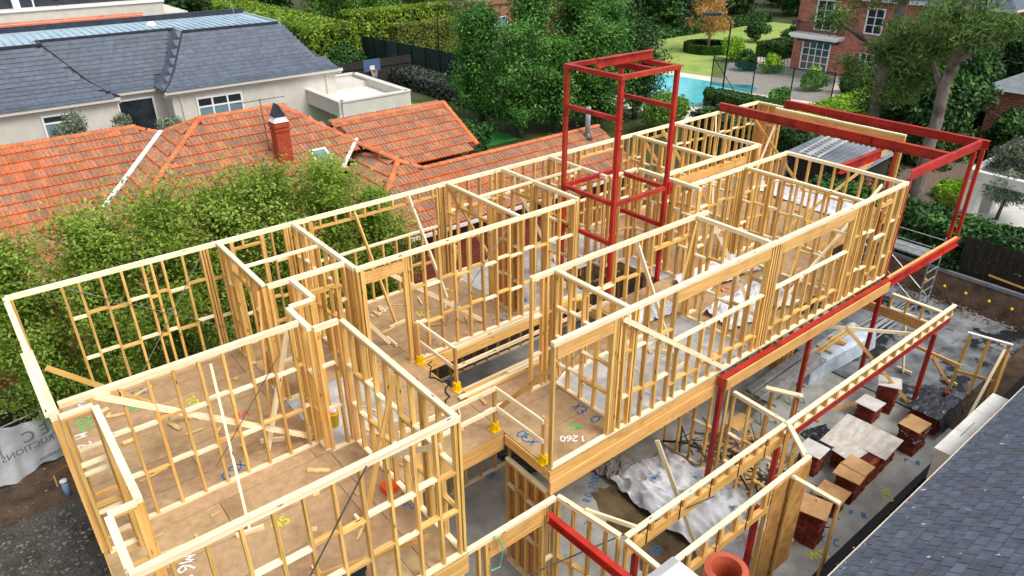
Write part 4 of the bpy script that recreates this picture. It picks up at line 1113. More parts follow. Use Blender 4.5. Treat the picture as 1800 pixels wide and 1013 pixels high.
# ================================================================== things on the ground slab
gt = crumple("large crumpled grey sheeting draped over a pile on the slab", [(9.95, 8.8, .12), (10.05, 4.85, .12), (11.75, 5.0, .12), (11.95, 8.6, .12)], GTARP, .2, 31, .38, "ground_sheet_cover")
for body, x_, y_, z_, rz, s_ in (("A", 10.5, 7.9, .62, 40, .3), ("A", 11.3, 7.3, .6, 20, .26), ("A", 11.2, 6.2, .6, 10, .26), ("A", 11.1, 5.3, .56, 0, .3), ("X", 10.4, 6.9, .6, 60, .2)):
    mark(gt, body, s_, BLUEP, (x_, y_, z_+.06), rz, "printed_letter")
for body, x_, y_, rz in (("W", 11.4, 6.6, 30), ("M", 11.3, 7.7, 50)):
    mark(gt, body, .16, PINKP, (x_, y_, .86), rz, "printed_letter", bold=.004)
crumple("small dirty plastic bag beside the grey sheeting", [(9.95, 9.3, .12), (10.2, 8.7, .12), (11.0, 9.0, .12), (10.6, 9.5, .12)], mat("dirty_plastic", (120, 112, 106), (160, 154, 148), scale=3, rough=.5, bump=.6, bscale=6), .12, 33, .12)
# heap of steel and offcuts in the shade
hp = thing("scrap_heap", "tangled heap of dark steel trestles and offcuts behind the sheeting", "scrap heap", (12.2, 7, .1))
r_ = random.Random(5)
for k in range(60):
    cx, cy = 12.55 + r_.uniform(-.45, .45), r_.uniform(4.9, 8.6); a = r_.uniform(0, 3.14); L_ = r_.uniform(.4, 1.0)
    d = Vector((math.cos(a)*L_/2, math.sin(a)*L_/2, r_.uniform(-.35, .35)))
    p = Vector((cx, cy, r_.uniform(.3, .85))); w_ = r_.choice((.02, .03, .05))
    beam("offcut", hp, p-d, p+d, w_, w_*.7, DARKV if k % 3 else STRAP)
# trestle with aluminium planks
ap = thing("plank_trestle", "aluminium planks laid on a trestle above the slab", "planks", (14.7, 8, .1))
for k, (y0, y1) in enumerate(((8.2, 8.35), (7.98, 8.1), (7.8, 7.9))):
    section("plank", ap, (14.7+.1*k, y0, 1.0-.1*k), (18.0, y1, 1.0-.1*k), C_SEC(.08, .2, .006, .01), GALV, (0, 1, 0))
for x_ in (15.0, 16.4):
    for s in (-1, 1):
        beam("trestle_leg", ap, (x_, 8.1, .74), (x_+.2*s, 8.1+.3*s, .1), .04, .04, GALV); beam("trestle_leg", ap, (x_, 7.9, .74), (x_-.2*s, 7.9+.3*s, .1), .04, .04, GALV)
    beam("trestle_bar", ap, (x_, 7.6, .76), (x_, 8.4, .76), .05, .05, GALV)
wk = thing("saw_bench", "folding saw bench with timber offcuts around it", "bench", (13.6, 7.9, .1))
MB().box((13.3, 7.6, .78), (14.0, 8.0, .82)).build("bench_top", PLYP, wk)
for sx in (-1, 1):
    for sy in (-1, 1): beam("leg", wk, (13.65+.25*sx, 7.8+.15*sy, .78), (13.65+.42*sx, 7.8+.35*sy, .1), .035, .035, GALV)
oc = tag(MB().build("timber_offcuts", WOOD), "scattered pine offcuts and sawdust around the saw bench", "offcuts", kind="stuff") if False else None
om = []
unit = MB().box((-.5, -.5, -.5), (.5, .5, .5)).mesh("offcut")
for k in range(70):
    om.append(Matrix.Translation((13.4 + r_.uniform(-.9, .9), 7.3 + r_.uniform(-.9, .9), .13 + r_.uniform(0, .06))) @ Matrix.Rotation(r_.uniform(0, 3.14), 4, 'Z') @ Matrix.Diagonal((r_.uniform(.12, .5), .09 if r_.random() > .4 else .05, .04, 1)))
tag(link("timber_offcuts", inst_join("offcuts", unit, om), mat("offcut_pine", (196, 156, 96), (224, 186, 128), scale=6, rough=.8, island=.2)), "scattered pine offcuts around the saw bench", "offcuts", kind="stuff")
sf = thing("stud_frame", "small freestanding timber frame with pale top board on the slab", "frame", (14.1, 7.2, .1))
beam("stud", sf, (14.05, 7.3, .1), (14.05, 7.3, 1.9), .09, .045, WOOD); beam("stud", sf, (14.3, 6.8, .1), (14.3, 6.8, 1.9), .09, .045, WOOD)
beam("cap_board", sf, (13.98, 7.44, 1.925), (14.37, 6.66, 1.925), .16, .05, WOODP)
# wrapped timber pack
wp = thing("wrapped_pack", "long timber pack wrapped in pale blue plastic with boards on top", "timber pack", (19.2, 8.3, .1))
pk = sheet("wrapping", [(17.55, 8.75, .6), (17.5, 8.05, .6), (20.9, 7.85, .6), (20.95, 8.75, .6)], BTARP, wp, amp=.03, seed=3, hump=.06, res=24, edge=.02)
side_ = MB()
q0 = [(17.55, 8.75), (17.5, 8.05), (20.9, 7.85), (20.95, 8.75)]
for (a0, a1), (b0, b1) in zip(q0, q0[1:] + q0[:1]):
    side_.add([(a0, a1, .62), (b0, b1, .62), (b0*1.0 + (b0-19.2)*.02, b1 + (b1-8.3)*.12, .1), (a0 + (a0-19.2)*.02, a1 + (a1-8.3)*.12, .1)], [(0, 1, 2, 3)])
side_.build("wrap_side", BTARP, wp)
for k, (y_, x0_, x1_) in enumerate(((8.25, 17.4, 20.6), (8.38, 17.5, 20.4))): beam("board", wp, (x0_, y_, .78), (x1_, y_+.1, .78), .07, .045, WOOD)
for x_ in (17.7, 18.6, 19.3, 19.42): beam("board", wp, (x_, 8.05, .74), (x_+.05, 8.6, .74), .07, .035, WOOD)
tag(MB().poly([(16.9, 6.9, .104), (17.0, 7.0, .104), (17.9, 6.75, .104), (17.7, 6.6, .104)]).box((16.1, 6.9, .105), (16.2, 7.5, .15)).build("pine_offcut", WOOD), "pine offcut lying on the slab before the wrapped pack", "offcut")
tb = thing("timber_stack", "short stack of stepped pine blocks under the upper floor", "timber stack", (17.9, 9.3, .1))
for k in range(4):
    for j in range(4): beam("block", tb, (17.5+.24*j+.03*k, 9.1, .14+.09*k), (17.5+.24*j+.03*k, 9.55-.03*k, .14+.09*k), .16, .08, WOOD if (k+j) % 2 else LVL)
tag(MB().box((18.2, 9.5, .1), (21.5, 10.1, .5)).box((18.0, 10.1, .1), (21.5, 10.4, .7)).build("concrete_step", CONC), "low concrete steps under the upper floor edge", "steps")

# covered brick stacks: bricks built one by one round a core
bm = MB().box((-.115, -.055, -.036), (.115, .055, .036)).mesh("brick")
bm.materials.append(BRICK)
def bricks(label, cx, cy, nx, ny, h, board, rz=0, ox=0, oy=0, over=.12, lift=0):
    """nx bricks long, ny brick widths deep, h courses."""
    t = thing("brick_stack", label, "brick stack", (cx, cy, .1), "covered brick stacks on the slab")
    Lx, Ly = nx*.235, ny*.235; r_ = random.Random(int(cx*100+cy*10)); Mz = Matrix.Translation((cx, cy, .1)) @ Matrix.Rotation(R(rz), 4, 'Z')
    link("stack_core", MB().box((-Lx/2+.1, -Ly/2+.1, 0), (Lx/2-.1, Ly/2-.1, h*.078)).mesh("core"), CORE, t, Mz)
    for c in range(h):
        zz = .038 + c*.078; jx, jy = r_.uniform(-.012, .012), r_.uniform(-.012, .012)
        def put(x, y, a): link("brick", bm, None, t, Mz @ Matrix.Translation((x+jx+r_.uniform(-.014, .014), y+jy+r_.uniform(-.014, .014), zz)) @ Matrix.Rotation(R(a)+r_.uniform(-.07, .07), 4, 'Z'))
        if c % 2 == 0:
            for i in range(nx):
                x = -Lx/2 + .1175 + i*.235; put(x, -Ly/2+.056, 0); put(x, Ly/2-.056, 0)
            for j in range(int((Ly-.23)/.113)):
                y = -Ly/2 + .17 + j*.113; put(-Lx/2+.117, y, 0); put(Lx/2-.117, y, 0)
        else:
            for i in range(int(Lx/.114)):
                x = -Lx/2 + .057 + i*.114; put(x, -Ly/2+.117, 90); put(x, Ly/2-.117, 90)
            for j in range(ny-1):
                y = -Ly/2 + .34 + j*.235
                if y < Ly/2 - .25: put(-Lx/2+.057, y, 90); put(Lx/2-.057, y, 90)
    top = h*.078 + .012
    for k, (mm, x0_, y0_, x1_, y1_, dz, a) in enumerate(board):
        Mb = Mz @ Matrix.Translation(((x0_+x1_)/2, (y0_+y1_)/2, top+dz)) @ Matrix.Rotation(R(a), 4, 'Z') @ Matrix.Rotation(r_.uniform(-.02, .02), 4, 'X')
        link("cover_board", MB().box((-(x1_-x0_)/2, -(y1_-y0_)/2, -.009), ((x1_-x0_)/2, (y1_-y0_)/2, .009)).mesh("board"), mm, t, Mb)
    return t
bricks("tall brick stack with pale square board, farthest back", 18.1, 6.12, 2, 2, 11, [(BOARDW, -.27, -.29, .27, .29, 0, 14)], 12)
bricks("low brick stack with pale square board, second from the back", 17.36, 6.2, 2, 2, 6, [(BOARDW, -.29, -.29, .29, .29, 0, 0)], 0)
bricks("brick stack with pale board half hidden by the panelled wall", 14.27, 6.07, 2, 2, 8, [(BOARDW, -.28, -.29, .28, .29, 0, 2)], 2)
bricks("large brick stack under weathered grey boards", 15.45, 5.35, 6, 4, 8, [(BOARDG, -.75, .1, .8, .85, 0, 2), (BOARDG, -.3, -.58, .76, .12, .022, 2), (BOARDG, -.95, -.15, -.3, .4, .03, -8)], 2)
bricks("brick stack with tan boards in front of the large stack", 14.2, 5.02, 3, 2, 9, [(BOARDT, -.42, -.3, .1, .32, 0, 4), (BOARDT, -.02, -.29, .46, .3, .022, -3)], 3)
bricks("brick stack with tan board tucked behind the nearest stack", 13.4, 5.05, 2, 2, 6, [(BOARDT, -.3, -.32, .3, .32, 0, 3)], 3)
bricks("nearest brick stack with tan board beside the end door frame", 12.2, 4.86, 2, 2, 12, [(BOARDT, -.32, -.3, .3, .3, 0, 10)], 8)
b8 = bricks("brick stack with tan board and black plastic skirt", 17.02, 4.9, 3, 2, 9, [(BOARDT, -.34, -.26, .3, .28, .03, -4)], 2)
sheet("plastic_skirt", [(16.62, 4.62, .5), (17.35, 4.62, .66), (17.4, 5.15, .8), (16.6, 5.2, .78)], BLACKP, b8, amp=.05, seed=8)
b9 = bricks("brick stack wholly wrapped in glossy black plastic", 18.5, 5.05, 5, 3, 8, [], 2)
sheet("plastic_cover", [(17.75, 4.62, .7), (19.2, 4.66, .7), (19.2, 5.45, .72), (17.75, 5.45, .72)], BLACKP, b9, amp=.05, seed=12, hump=.02)
sk = MB().add([(17.75, 4.62, .72), (19.2, 4.66, .72), (19.25, 4.5, .3), (17.8, 4.48, .35), (19.28, 5.5, .3), (19.2, 5.45, .73)], [(0, 3, 2, 1), (1, 2, 4, 5)]); sk.build("plastic_side", BLACKP, b9)
link("brick", bm, None, b9, Matrix.Translation((19.0, 5.0, .86)) @ Matrix.Rotation(.4, 4, 'Z'))
tag(sheet("black_sheet", [(15.0, 6.25, .11), (15.9, 6.15, .11), (16.1, 6.75, .11), (15.3, 6.95, .11)], BLACKP, amp=.05, seed=14), "crumpled black plastic sheet lying beside the large brick stack", "sheet")
# timber stand on the dark slab
ts = thing("leaning_stand", "leaning timber frame with white top rail on the dark slab", "frame", (20.4, 4.8, .07))
A_, B_ = Vector((20.5, 5.35, .08)), Vector((20.75, 4.45, .08))
for k, t_ in enumerate((0, .5, 1.0)):
    p = A_.lerp(B_, t_); beam("stud", ts, p, p + Vector((.25, 0, 1.75)), .09, .045, WOOD)
beam("top_rail", ts, A_ + Vector((.25, .08, 1.78)), B_ + Vector((.25, -.08, 1.78)), .09, .045, WHITEP)
beam("rail", ts, A_ + Vector((.07, 0, .6)), B_ + Vector((.07, 0, .6)), .045, .09, WOOD)
beam("brace", ts, (19.0, 4.35, .1), B_ + Vector((.2, .05, 1.6)), .07, .04, WOODP); beam("brace", ts, (20.1, 4.2, .1), B_ + Vector((.24, -.05, 1.5)), .07, .04, WOOD)
mk = bpy.data.objects.get("concrete_slab")
mark(mk, "RO 2700", .28, BLUEP, (9.6, 9.0, .104), 30, bold=.006); mark(mk, "P.B", .26, BLUEP, (13.76, 4.5, .105), -60); mark(mk, "P-B", .26, BLUEP, (16.5, 4.55, .105), -60)
mark(mk, "CAV", .34, YELP, (14.9, 4.42, .105), 40); mark(mk, "VM3", .34, YELP, (11.95, 4.45, .105), -30); mark(mk, "X C", .34, BLUEP, (12.5, 4.5, .105), -60)
mark(mk, "-5-", .3, BLUEP, (7.9, 8.5, .104), 30); mark(mk, "80", .3, BLUEP, (9.35, 6.75, .104), 20); mark(mk, "OK", .3, BLUEP, (8.0, 10.9, .104), 20)
mark(mk, "->", .4, BLUEP, (8.75, 8.2, .104), 50, bold=.004)
tag(sheet("black_sheet", [(8.6, 10.2, .115), (11.3, 10.1, .115), (11.4, 11.8, .115), (8.4, 11.9, .115)], BLACKP, amp=.08, seed=44, res=40), "black plastic sheeting on the slab below the stair void", "sheet")
# teal strap hanging on the plate
cv = MB().tube([(5.25, 7.15, 2.96), (5.32, 7.1, 2.9), (5.4, 7.08, 2.6), (5.3, 7.06, 2.25), (5.1, 7.06, 2.3), (5.05, 7.05, 2.5)], .012, 6)
tag(cv.build("strapping_band", HOSE), "loop of teal strapping hanging from the bridge wall plate", "strapping")
tag(MB().bar((4.9, 6.95, 2.0), (9.2, 5.5, 2.7), .03, .006).build("brace_strap", STRAP), "long steel strap running through the bottom centre frames", "strap")

# ================================================================== right edge: fence, parapet, scaffold
cf = MB(); n = 260; xs = np.linspace(7.5, 14.0, n)
v = []
for i, x_ in enumerate(xs):
    y_ = 3.42 + .035*math.sin(i*math.pi/2.0 + .4); jag = .03*math.sin(i*.7)*math.sin(i*.13)
    v += [(x_, y_, 0.0), (x_, y_, 1.93 + .06*(x_-10) + jag)]
cf.add(v, [(2*i, 2*i+2, 2*i+3, 2*i+1) for i in range(n-1)])
tag(cf.build("corrugated_fence", CORR, None, False), "black corrugated sheet fence along the slab edge", "fence")
pp = thing("parapet_wall", "white aerated block wall end beside the slate roof", "wall", (14.9, 3.2, 0))
MB().box((13.5, 2.93, .0), (16.3, 3.4, 2.9)).build("block_wall", BLOCKW, pp)
for k in range(3): MB().box((13.45 + .96*k, 2.9, 2.905), (14.4 + .96*k, 3.43, 2.96)).build("capping_block", BLOCKW, pp)
MB().bar((13.6, 3.02, 2.962), (16.0, 3.12, 2.962), .012, .004).bar((14.2, 3.25, 2.962), (14.9, 3.25, 2.962), .012, .004).build("crack", STRAP, pp)
sc = thing("scaffold_tower", "aluminium scaffold tower at the far corner of the dark slab", "scaffold", (24.7, 9, .07))
for (x_, y_) in ((24.3, 8.1), (25.2, 8.1), (24.3, 10.6), (25.2, 10.6)): MB().tube([(x_, y_, .07), (x_, y_, 2.6)], .03, 8).build("standard", GALV, sc)
for y_ in (8.1, 10.6):
    for k in range(6): MB().tube([(24.3, y_, .4+.38*k), (25.2, y_, .4+.38*k)], .02, 6).build("rung", GALV, sc)
for x_ in (24.3, 25.2):
    MB().tube([(x_, 8.1, .3), (x_, 10.6, 2.1)], .018, 6).build("brace_tube", GALV, sc); MB().tube([(x_, 8.1, 2.5), (x_, 10.6, 2.5)], .02, 6).build("brace_tube", GALV, sc)
for k in range(2): MB().box((24.35+.42*k, 8.15, 2.02), (24.73+.42*k, 10.55, 2.07)).build("platform", GALV, sc)
tp = thing("tube_pile", "loose aluminium scaffold tubes lying on the dark slab", "tubes", (23, 7.6, .1))
for k in range(9): MB().tube([(20.3 + .13*(k*5 % 7), 8.0 + .075*k + .04*(k*3 % 5), .12 + .03*(k % 3)), (24.0 + .17*(k*4 % 5), 8.15 + .07*k, .12 + .03*(k*2 % 3))], .028, 6).build("tube", GALV, tp)
for k, y_ in enumerate((8.6, 7.95, 7.25, 6.5, 5.8, 5.2)):
    t = thing("marker_peg", "yellow capped peg at the bank foot, %s from the scaffold" % ("first", "second", "third", "fourth", "fifth", "sixth")[k], "peg", (25.95, y_, .1), "yellow capped pegs along the bank")
    MB().tube([(25.95, y_, .1), (25.95, y_, .55)], .012, 6).build("bar", STRAP, t); MB().lathe((25.95, y_, .53), [(.02, 0), (.05, .02), (.055, .06), (.03, .1)], 10).build("cap", YEL, t, True)
bf = thing("paling_fence", "dark weathered paling fence above the cut bank", "fence", (26.6, 5, 1))
for k in range(60):
    y_ = 3.0 + k*.115
    if y_ < 7.9: MB().box((26.58, y_, .98), (26.6, y_+.108, 2.35 + .03*math.sin(k*2.1))).build("paling", FENCEB, bf)
MB().box((26.6, 3.0, 1.5), (26.64, 7.9, 1.58)).build("fence_rail", FENCEB, bf)
MB().bar((26.5, 6.9, 1.25), (26.5, 5.3, 1.15), .03, .06).build("plank", WOOD, bf)

# ================================================================== terracotta roofed neighbour
def tile_mesh():
    w, l = .3, .54
    prof = [(-.15, 0), (-.12, .004), (-.095, .032), (-.055, .032), (-.03, .004), (.02, .004), (.045, .032), (.085, .032), (.11, .004), (.15, .0)]
    mb = MB(); v = []
    for x_, z_ in prof: v.append((x_, -l/2, z_ + .058))       # front edge, lifted over the course below
    for x_, z_ in prof: v.append((x_, l/2, z_*.8 + .002))
    for x_, z_ in prof: v.append((x_, -l/2, z_ + .006))
    n = len(prof)
    m0 = []
    for x_, z_ in prof: v.append((x_, -l/2+.035, z_ + .057))
    f = [(3*n+i, 3*n+i+1, n+i+1, n+i) for i in range(n-1)] + [(2*n+i, 2*n+i+1, i+1, i) for i in range(n-1)] + [(i, i+1, 3*n+i+1, 3*n+i) for i in range(n-1)]
    me = mb.add(v, f).mesh("tile")
    me.materials.append(TERRA); me.materials.append(TERRAL)
    for k, p in enumerate(me.polygons): p.material_index = 0 if k < n-1 else 1
    return me
TILE = tile_mesh()
def pip(p, poly):
    x, y = p; c = False; n = len(poly)
    for i in range(n):
        (x0, y0), (x1, y1) = poly[i], poly[i-1]
        if (y0 > y) != (y1 > y) and x < (x1-x0)*(y-y0)/(y1-y0) + x0: c = not c
    return c
def tiles_on(poly3, face, dw=.3, dl=.46):
    """Matrices of tiles covering a roof polygon that faces -y or -x."""
    P = [Vector(p) for p in poly3]
    n = (P[1]-P[0]).cross(P[2]-P[0]).normalized()
    if n.z < 0: n = -n
    u = Vector((1, 0, 0)) if face == 'y' else Vector((0, -1, 0))
    u = (u - n*u.dot(n)).normalized(); v = n.cross(u)
    if v.z < 0: v = -v; u = -u
    o = P[0]; Q = [((p-o).dot(u), (p-o).dot(v)) for p in P]
    u0, u1 = min(q[0] for q in Q), max(q[0] for q in Q); v0, v1 = min(q[1] for q in Q), max(q[1] for q in Q)
    M0 = Matrix((u, v, n)).transposed().to_4x4(); out = []
    b = v0 + .2
    while b < v1:
        a = u0 + .13
        while a < u1:
            if pip((a, b), Q):
                M_ = M0.copy(); M_.translation = o + u*a + v*b + n*random.uniform(0, .006); out.append(M_)
            a += dw
        b += dl
    return out
TH = thing("tiled_house", "old single storey house with weathered terracotta tiled roof", "house", (8, 25, 0))
def pA(x, y): return (x, y, 5.6 + .5*(y-28.65))
def pB(x, y): return (x, y, 5.9 + .5*(y-27.1))
def pBL(x, y): return (x, y, 5.9 + .5*(x-7.2))
def pW(x, y): return (x, y, 2.8 + .49*(y-19.4))
def pWL(x, y): return (x, y, 4.34 + .49*(x-12.56))
def pC(x, y): return (x, y, 5.2 + .5*(y-25.9))
polyA = [pA(*q) for q in ((-9, 28.65), (5.24, 28.65), (6.1, 28.15), (3.2, 25.25), (.6, 22.6), (-9, 22.6))]
polyB = [pB(*q) for q in ((7.2, 27.1), (10.23, 27.1), (12.05, 24.6), (10.84, 23.5), (8.6, 21.0), (3.0, 21.0), (3.2, 23.1))]
polyBL = [pBL(*q) for q in ((7.2, 27.1), (3.2, 23.1), (3.2, 25.25), (6.1, 28.2))]
polyW = [pW(*q) for q in ((12.56, 22.5), (13.26, 21.95), (22.4, 21.95), (22.4, 19.4), (9.5, 19.4))]
polyWL = [pWL(*q) for q in ((12.4, 25.3), (12.56, 22.56), (9.44, 19.4), (9.44, 22.2), (10.9, 23.55))]
polyC = [pC(*q) for q in ((11.68, 25.9), (16.91, 25.9), (16.85, 23.4), (13.4, 23.2), (12.06, 24.7))]
allm = []
for poly, fc in ((polyA, 'y'), (polyB, 'y'), (polyBL, 'x'), (polyW, 'y'), (polyWL, 'x'), (polyC, 'y')):
    MB().poly([Vector(p) - Vector((0, 0, .02)) for p in poly], .05).build("roof_deck", mat("roof_batten", (110, 60, 44), rough=.9) if "roof_batten" not in MATS else MATS["roof_batten"], TH)
    allm += tiles_on(poly, fc)
pieces(TH, "roof_tile", TILE, [TERRA, TERRAL], allm, 300, "roof_tiles")
for pts in ([(-9, 28.65, 5.58), (5.24, 28.65, 5.58), (8, 32, 3.4), (-9, 33, 3.4)], [(7.2, 27.1, 5.88), (10.23, 27.1, 5.88), (14, 31, 3.4), (6, 31, 3.6), (6.1, 28.2, 5.3)],
            [(11.68, 25.9, 5.18), (16.91, 25.9, 5.18), (16.9, 29, 3.6), (11, 29, 3.6)], [(13.26, 21.95, 4.03), (22.4, 21.95, 4.03), (22.4, 24.2, 2.9), (13.4, 24.2, 2.9)]):
    MB().poly(list(reversed(pts)), .05).build("rear_roof_plane", TERRAN, TH)
cap = MB(); k_ = 7
cv_ = []
for e, r_ in ((-.21, .125), (.21, .105)):
    for j in range(k_): a = math.pi*j/(k_-1); cv_.append((e, math.cos(a)*r_, math.sin(a)*r_*.8))
cap.add(cv_, [(j, j+1, k_+j+1, k_+j) for j in range(k_-1)] + [tuple(range(k_))[::-1], tuple(range(k_, 2*k_))])
CAP = cap.mesh("ridge_tile"); CAP.materials.append(TERRAC)
def ridge(parent, p0, p1, name="ridge_tile", me=CAP, step=.38, lift=.0):
    p0, p1 = Vector(p0), Vector(p1); d = p1-p0; n = max(1, int(d.length/step)); x_ = d.normalized()
    y_ = Vector((0, 0, 1)).cross(x_).normalized(); z_ = x_.cross(y_)
    for i in range(n):
        M_ = Matrix((x_, y_, z_)).transposed().to_4x4(); M_.translation = p0 + d*((i+.5)/n) + Vector((0, 0, lift)); link(name, me, None, parent, M_)
for a_, b_ in ((pA(5.3, 28.65), pA(-9, 28.65)), (pA(5.24, 28.65), pBL(6.05, 28.2)), (pB(10.3, 27.1), pB(7.1, 27.1)), (pB(7.2, 27.1), (3.2, 23.1, 3.9)), (pBL(7.2, 27.1), pBL(6.1, 28.2)),
               (pB(10.23, 27.1), pB(12.05, 24.6)), (pB(12.05, 24.6), pW(12.6, 22.55)), (pW(12.56, 22.55), pW(13.3, 21.95)), (pW(12.56, 22.5), pW(9.45, 19.4)), (pW(13.26, 21.95), pW(22.4, 21.95)), (pC(16.95, 25.9), pC(11.68, 25.9)), (pC(16.92, 25.9), pC(16.86, 23.4))):
    ridge(TH, a_, b_)
MB().bar(Vector(pBL(6.05, 28.1)) + Vector((0, 0, .13)), Vector(pBL(3.2, 25.3)) + Vector((0, 0, .13)), .16, .05).build("valley_flashing", WHITEP, TH)
MB().bar((12.15, 24.75, 4.78), (10.86, 23.5, 4.2), .13, .04).build("valley_flashing", WHITEP, TH)
wl = MB().box((9.95, 19.85, -.05), (22.2, 24.0, 2.72)).build("wall", BW, TH)
MB().box((-8.6, 23.2, -.05), (9.9, 33, 2.7)).build("wall", BW, TH)
MB().box((12.0, 24.0, -.05), (16.5, 29, 3.4)).build("wall", mat("courtyard_shade_wall", (52, 50, 50), (66, 64, 64), scale=2, rough=.9), TH)  # wall colour darkened to stand for the courtyard's shadow behind the wing
MB().box((9.4, 19.28, 2.62), (22.45, 19.42, 2.74)).build("gutter", WHITEP, TH)
MB().box((9.3, 19.3, 2.62), (9.44, 22.4, 2.74)).build("gutter", WHITEP, TH)
MB().box((9.5, 19.42, 2.58), (22.3, 19.84, 2.6)).build("eave_soffit", WHITEP, TH)
MB().box((10.0, 19.66, 0), (10.3, 19.84, 2.58)).build("wall_meter_box", GREYM, TH)
ch = thing("brick_chimney", "red brick chimney with white mortar cap and pointed cowl", "chimney", (9.1, 24.5, 4.3))
MB().box((8.86, 24.24, 4.2), (9.36, 24.74, 6.02)).build("stack", mat("chimney_brick", (150, 62, 40), (176, 80, 52), scale=5, rough=.9, stretch=(1, 1, 3)), ch)
MB().box((8.83, 24.21, 5.7), (9.39, 24.77, 5.76)).box((8.83, 24.21, 5.84), (9.39, 24.77, 5.96)).build("corbel", MATS["chimney_brick"], ch)
MB().add([(8.84, 24.22, 6.02), (9.38, 24.22, 6.02), (9.38, 24.76, 6.02), (8.84, 24.76, 6.02), (8.95, 24.33, 6.2), (9.27, 24.33, 6.2), (9.27, 24.65, 6.2), (8.95, 24.65, 6.2)],
         [(0, 1, 5, 4), (1, 2, 6, 5), (2, 3, 7, 6), (3, 0, 4, 7), (4, 5, 6, 7)]).build("mortar_cap", WHITEP, ch)
MB().add([(8.9, 24.28, 6.2), (9.32, 24.28, 6.2), (9.32, 24.7, 6.2), (8.9, 24.7, 6.2), (9.11, 24.28, 6.62), (9.11, 24.7, 6.62)], [(0, 1, 4), (2, 3, 5), (1, 2, 5, 4), (3, 0, 4, 5)]).build("cowl", DARKM, ch)
an = thing("tv_antenna", "thin television antenna mast on the tiled roof", "antenna", (8.9, 25.0, 4.85))
MB().tube([(8.8, 25.0, 4.8), (8.76, 25.0, 6.75)], .016, 6).build("mast", STRAP, an)
MB().tube([(8.0, 25.15, 6.66), (9.6, 24.85, 6.74)], .012, 6).build("boom", STRAP, an)
for k in range(11): MB().tube([(8.1 + .145*k, 24.92 - .012*k, 6.68 + .007*k), (8.1 + .145*k, 25.35 - .04*k, 6.68 + .007*k)], .006, 5).build("element", STRAP, an)
skl = thing("skylight", "small white framed skylight in the tiled roof", "skylight", pB(10.4, 24.2))
MB().poly([Vector(pB(*q)) + Vector((0, 0, .1)) for q in ((10.1, 23.8), (10.75, 23.8), (10.75, 24.6), (10.1, 24.6))], .1).build("frame", WHITEP, skl)
MB().poly([Vector(pB(*q)) + Vector((0, 0, .104)) for q in ((10.18, 23.88), (10.67, 23.88), (10.67, 24.52), (10.18, 24.52))]).build("pane", GLASS, skl)
fl = thing("roof_flue", "grey metal flue pipe near the far end of the tiled wing", "flue", (21.3, 21.5, 3.8))
MB().tube([(21.3, 21.5, 3.7), (21.3, 21.5, 5.15)], .11, 14).build("pipe", GREYM, fl, True); MB().lathe((21.3, 21.5, 3.78), [(.26, 0), (.16, .12), (.15, .25)], 14).build("collar", STRAP, fl, True)
sh = thing("lean_to", "small grey metal lean to roof beside the tiled gable", "lean-to", (18, 24.5, 0))
MB().poly([(17.2, 23.8, 2.6), (18.8, 23.6, 2.55), (18.8, 25.6, 2.7), (17.2, 25.8, 2.75)], .05).build("roof", GREYM, sh)
for x_, y_ in ((17.3, 23.9), (18.7, 23.7)): MB().tube([(x_, y_, 0), (x_, y_, 2.55)], .05, 6).build("post", GREYM, sh)

# ================================================================== grey slate house
SH = thing("slate_house", "cream rendered house with grey slate bellcast roof and flat metal top", "house", (9, 44, 0))
sl_me = MB().box((-.268, -.2, -.004), (.268, .2, .006)).mesh("slate")
PROF = [(0, 0), (.2, .1), (.45, .33), (1, 1)]
def prof_pts(t):
    """point at fraction t of slope length -> (horizontal fraction, height fraction, slope)"""
    seg = []; tot = 0
    for a_, b_ in zip(PROF[:-1], PROF[1:]): L_ = math.hypot((b_[0]-a_[0])*2.7, (b_[1]-a_[1])*2.5); seg.append(L_); tot += L_
    s = t*tot
    for L_, a_, b_ in zip(seg, PROF[:-1], PROF[1:]):
        if s <= L_ + 1e-6: k = s/L_; return a_[0]+(b_[0]-a_[0])*k, a_[1]+(b_[1]-a_[1])*k, math.atan2((b_[1]-a_[1])*2.5, (b_[0]-a_[0])*2.7)
        s -= L_
    return 1, 1, .8
slm = []
def slate_roof(e0, e1, ey, t0, t1, ty, ez=4.2, tz=6.7, rows=14, pad=0):
    for j in range(rows):
        h, zf_, sl = prof_pts((j+.5)/rows)
        xa, xb = e0+(t0-e0)*h, e1+(t1-e1)*h; y_ = ey+(ty-ey)*h; z_ = ez+(tz-ez)*zf_
        x_ = xa + .27 - (.27 if j % 2 else 0)
        while x_ < xb - .05:
            slm.append(Matrix.Translation((x_, y_, z_+.02)) @ Matrix.Rotation(sl - .035, 4, 'X') @ Matrix.Rotation(random.uniform(-.008, .008), 4, 'Z')); x_ += .545
    mb = MB(); v = []
    for h, zf_ in PROF: v += [(e0+(t0-e0)*h, ey+(ty-ey)*h, ez+(tz-ez)*zf_ - .02), (e1+pad+(t1-e1)*h, ey+(ty-ey)*h, ez+(tz-ez)*zf_ - .02)]
    mb.add(v, [(2*i, 2*i+1, 2*i+3, 2*i+2) for i in range(3)]).build("roof_deck", DARKM, SH)
slate_roof(-12, 7.35, 41.2, -12, 4.85, 43.55); slate_roof(7.3, 9.3, 42.35, 4.85, 11.3, 44.8, pad=.5); slate_roof(9.4, 19.6, 40.8, 11.6, 17.0, 43.4)
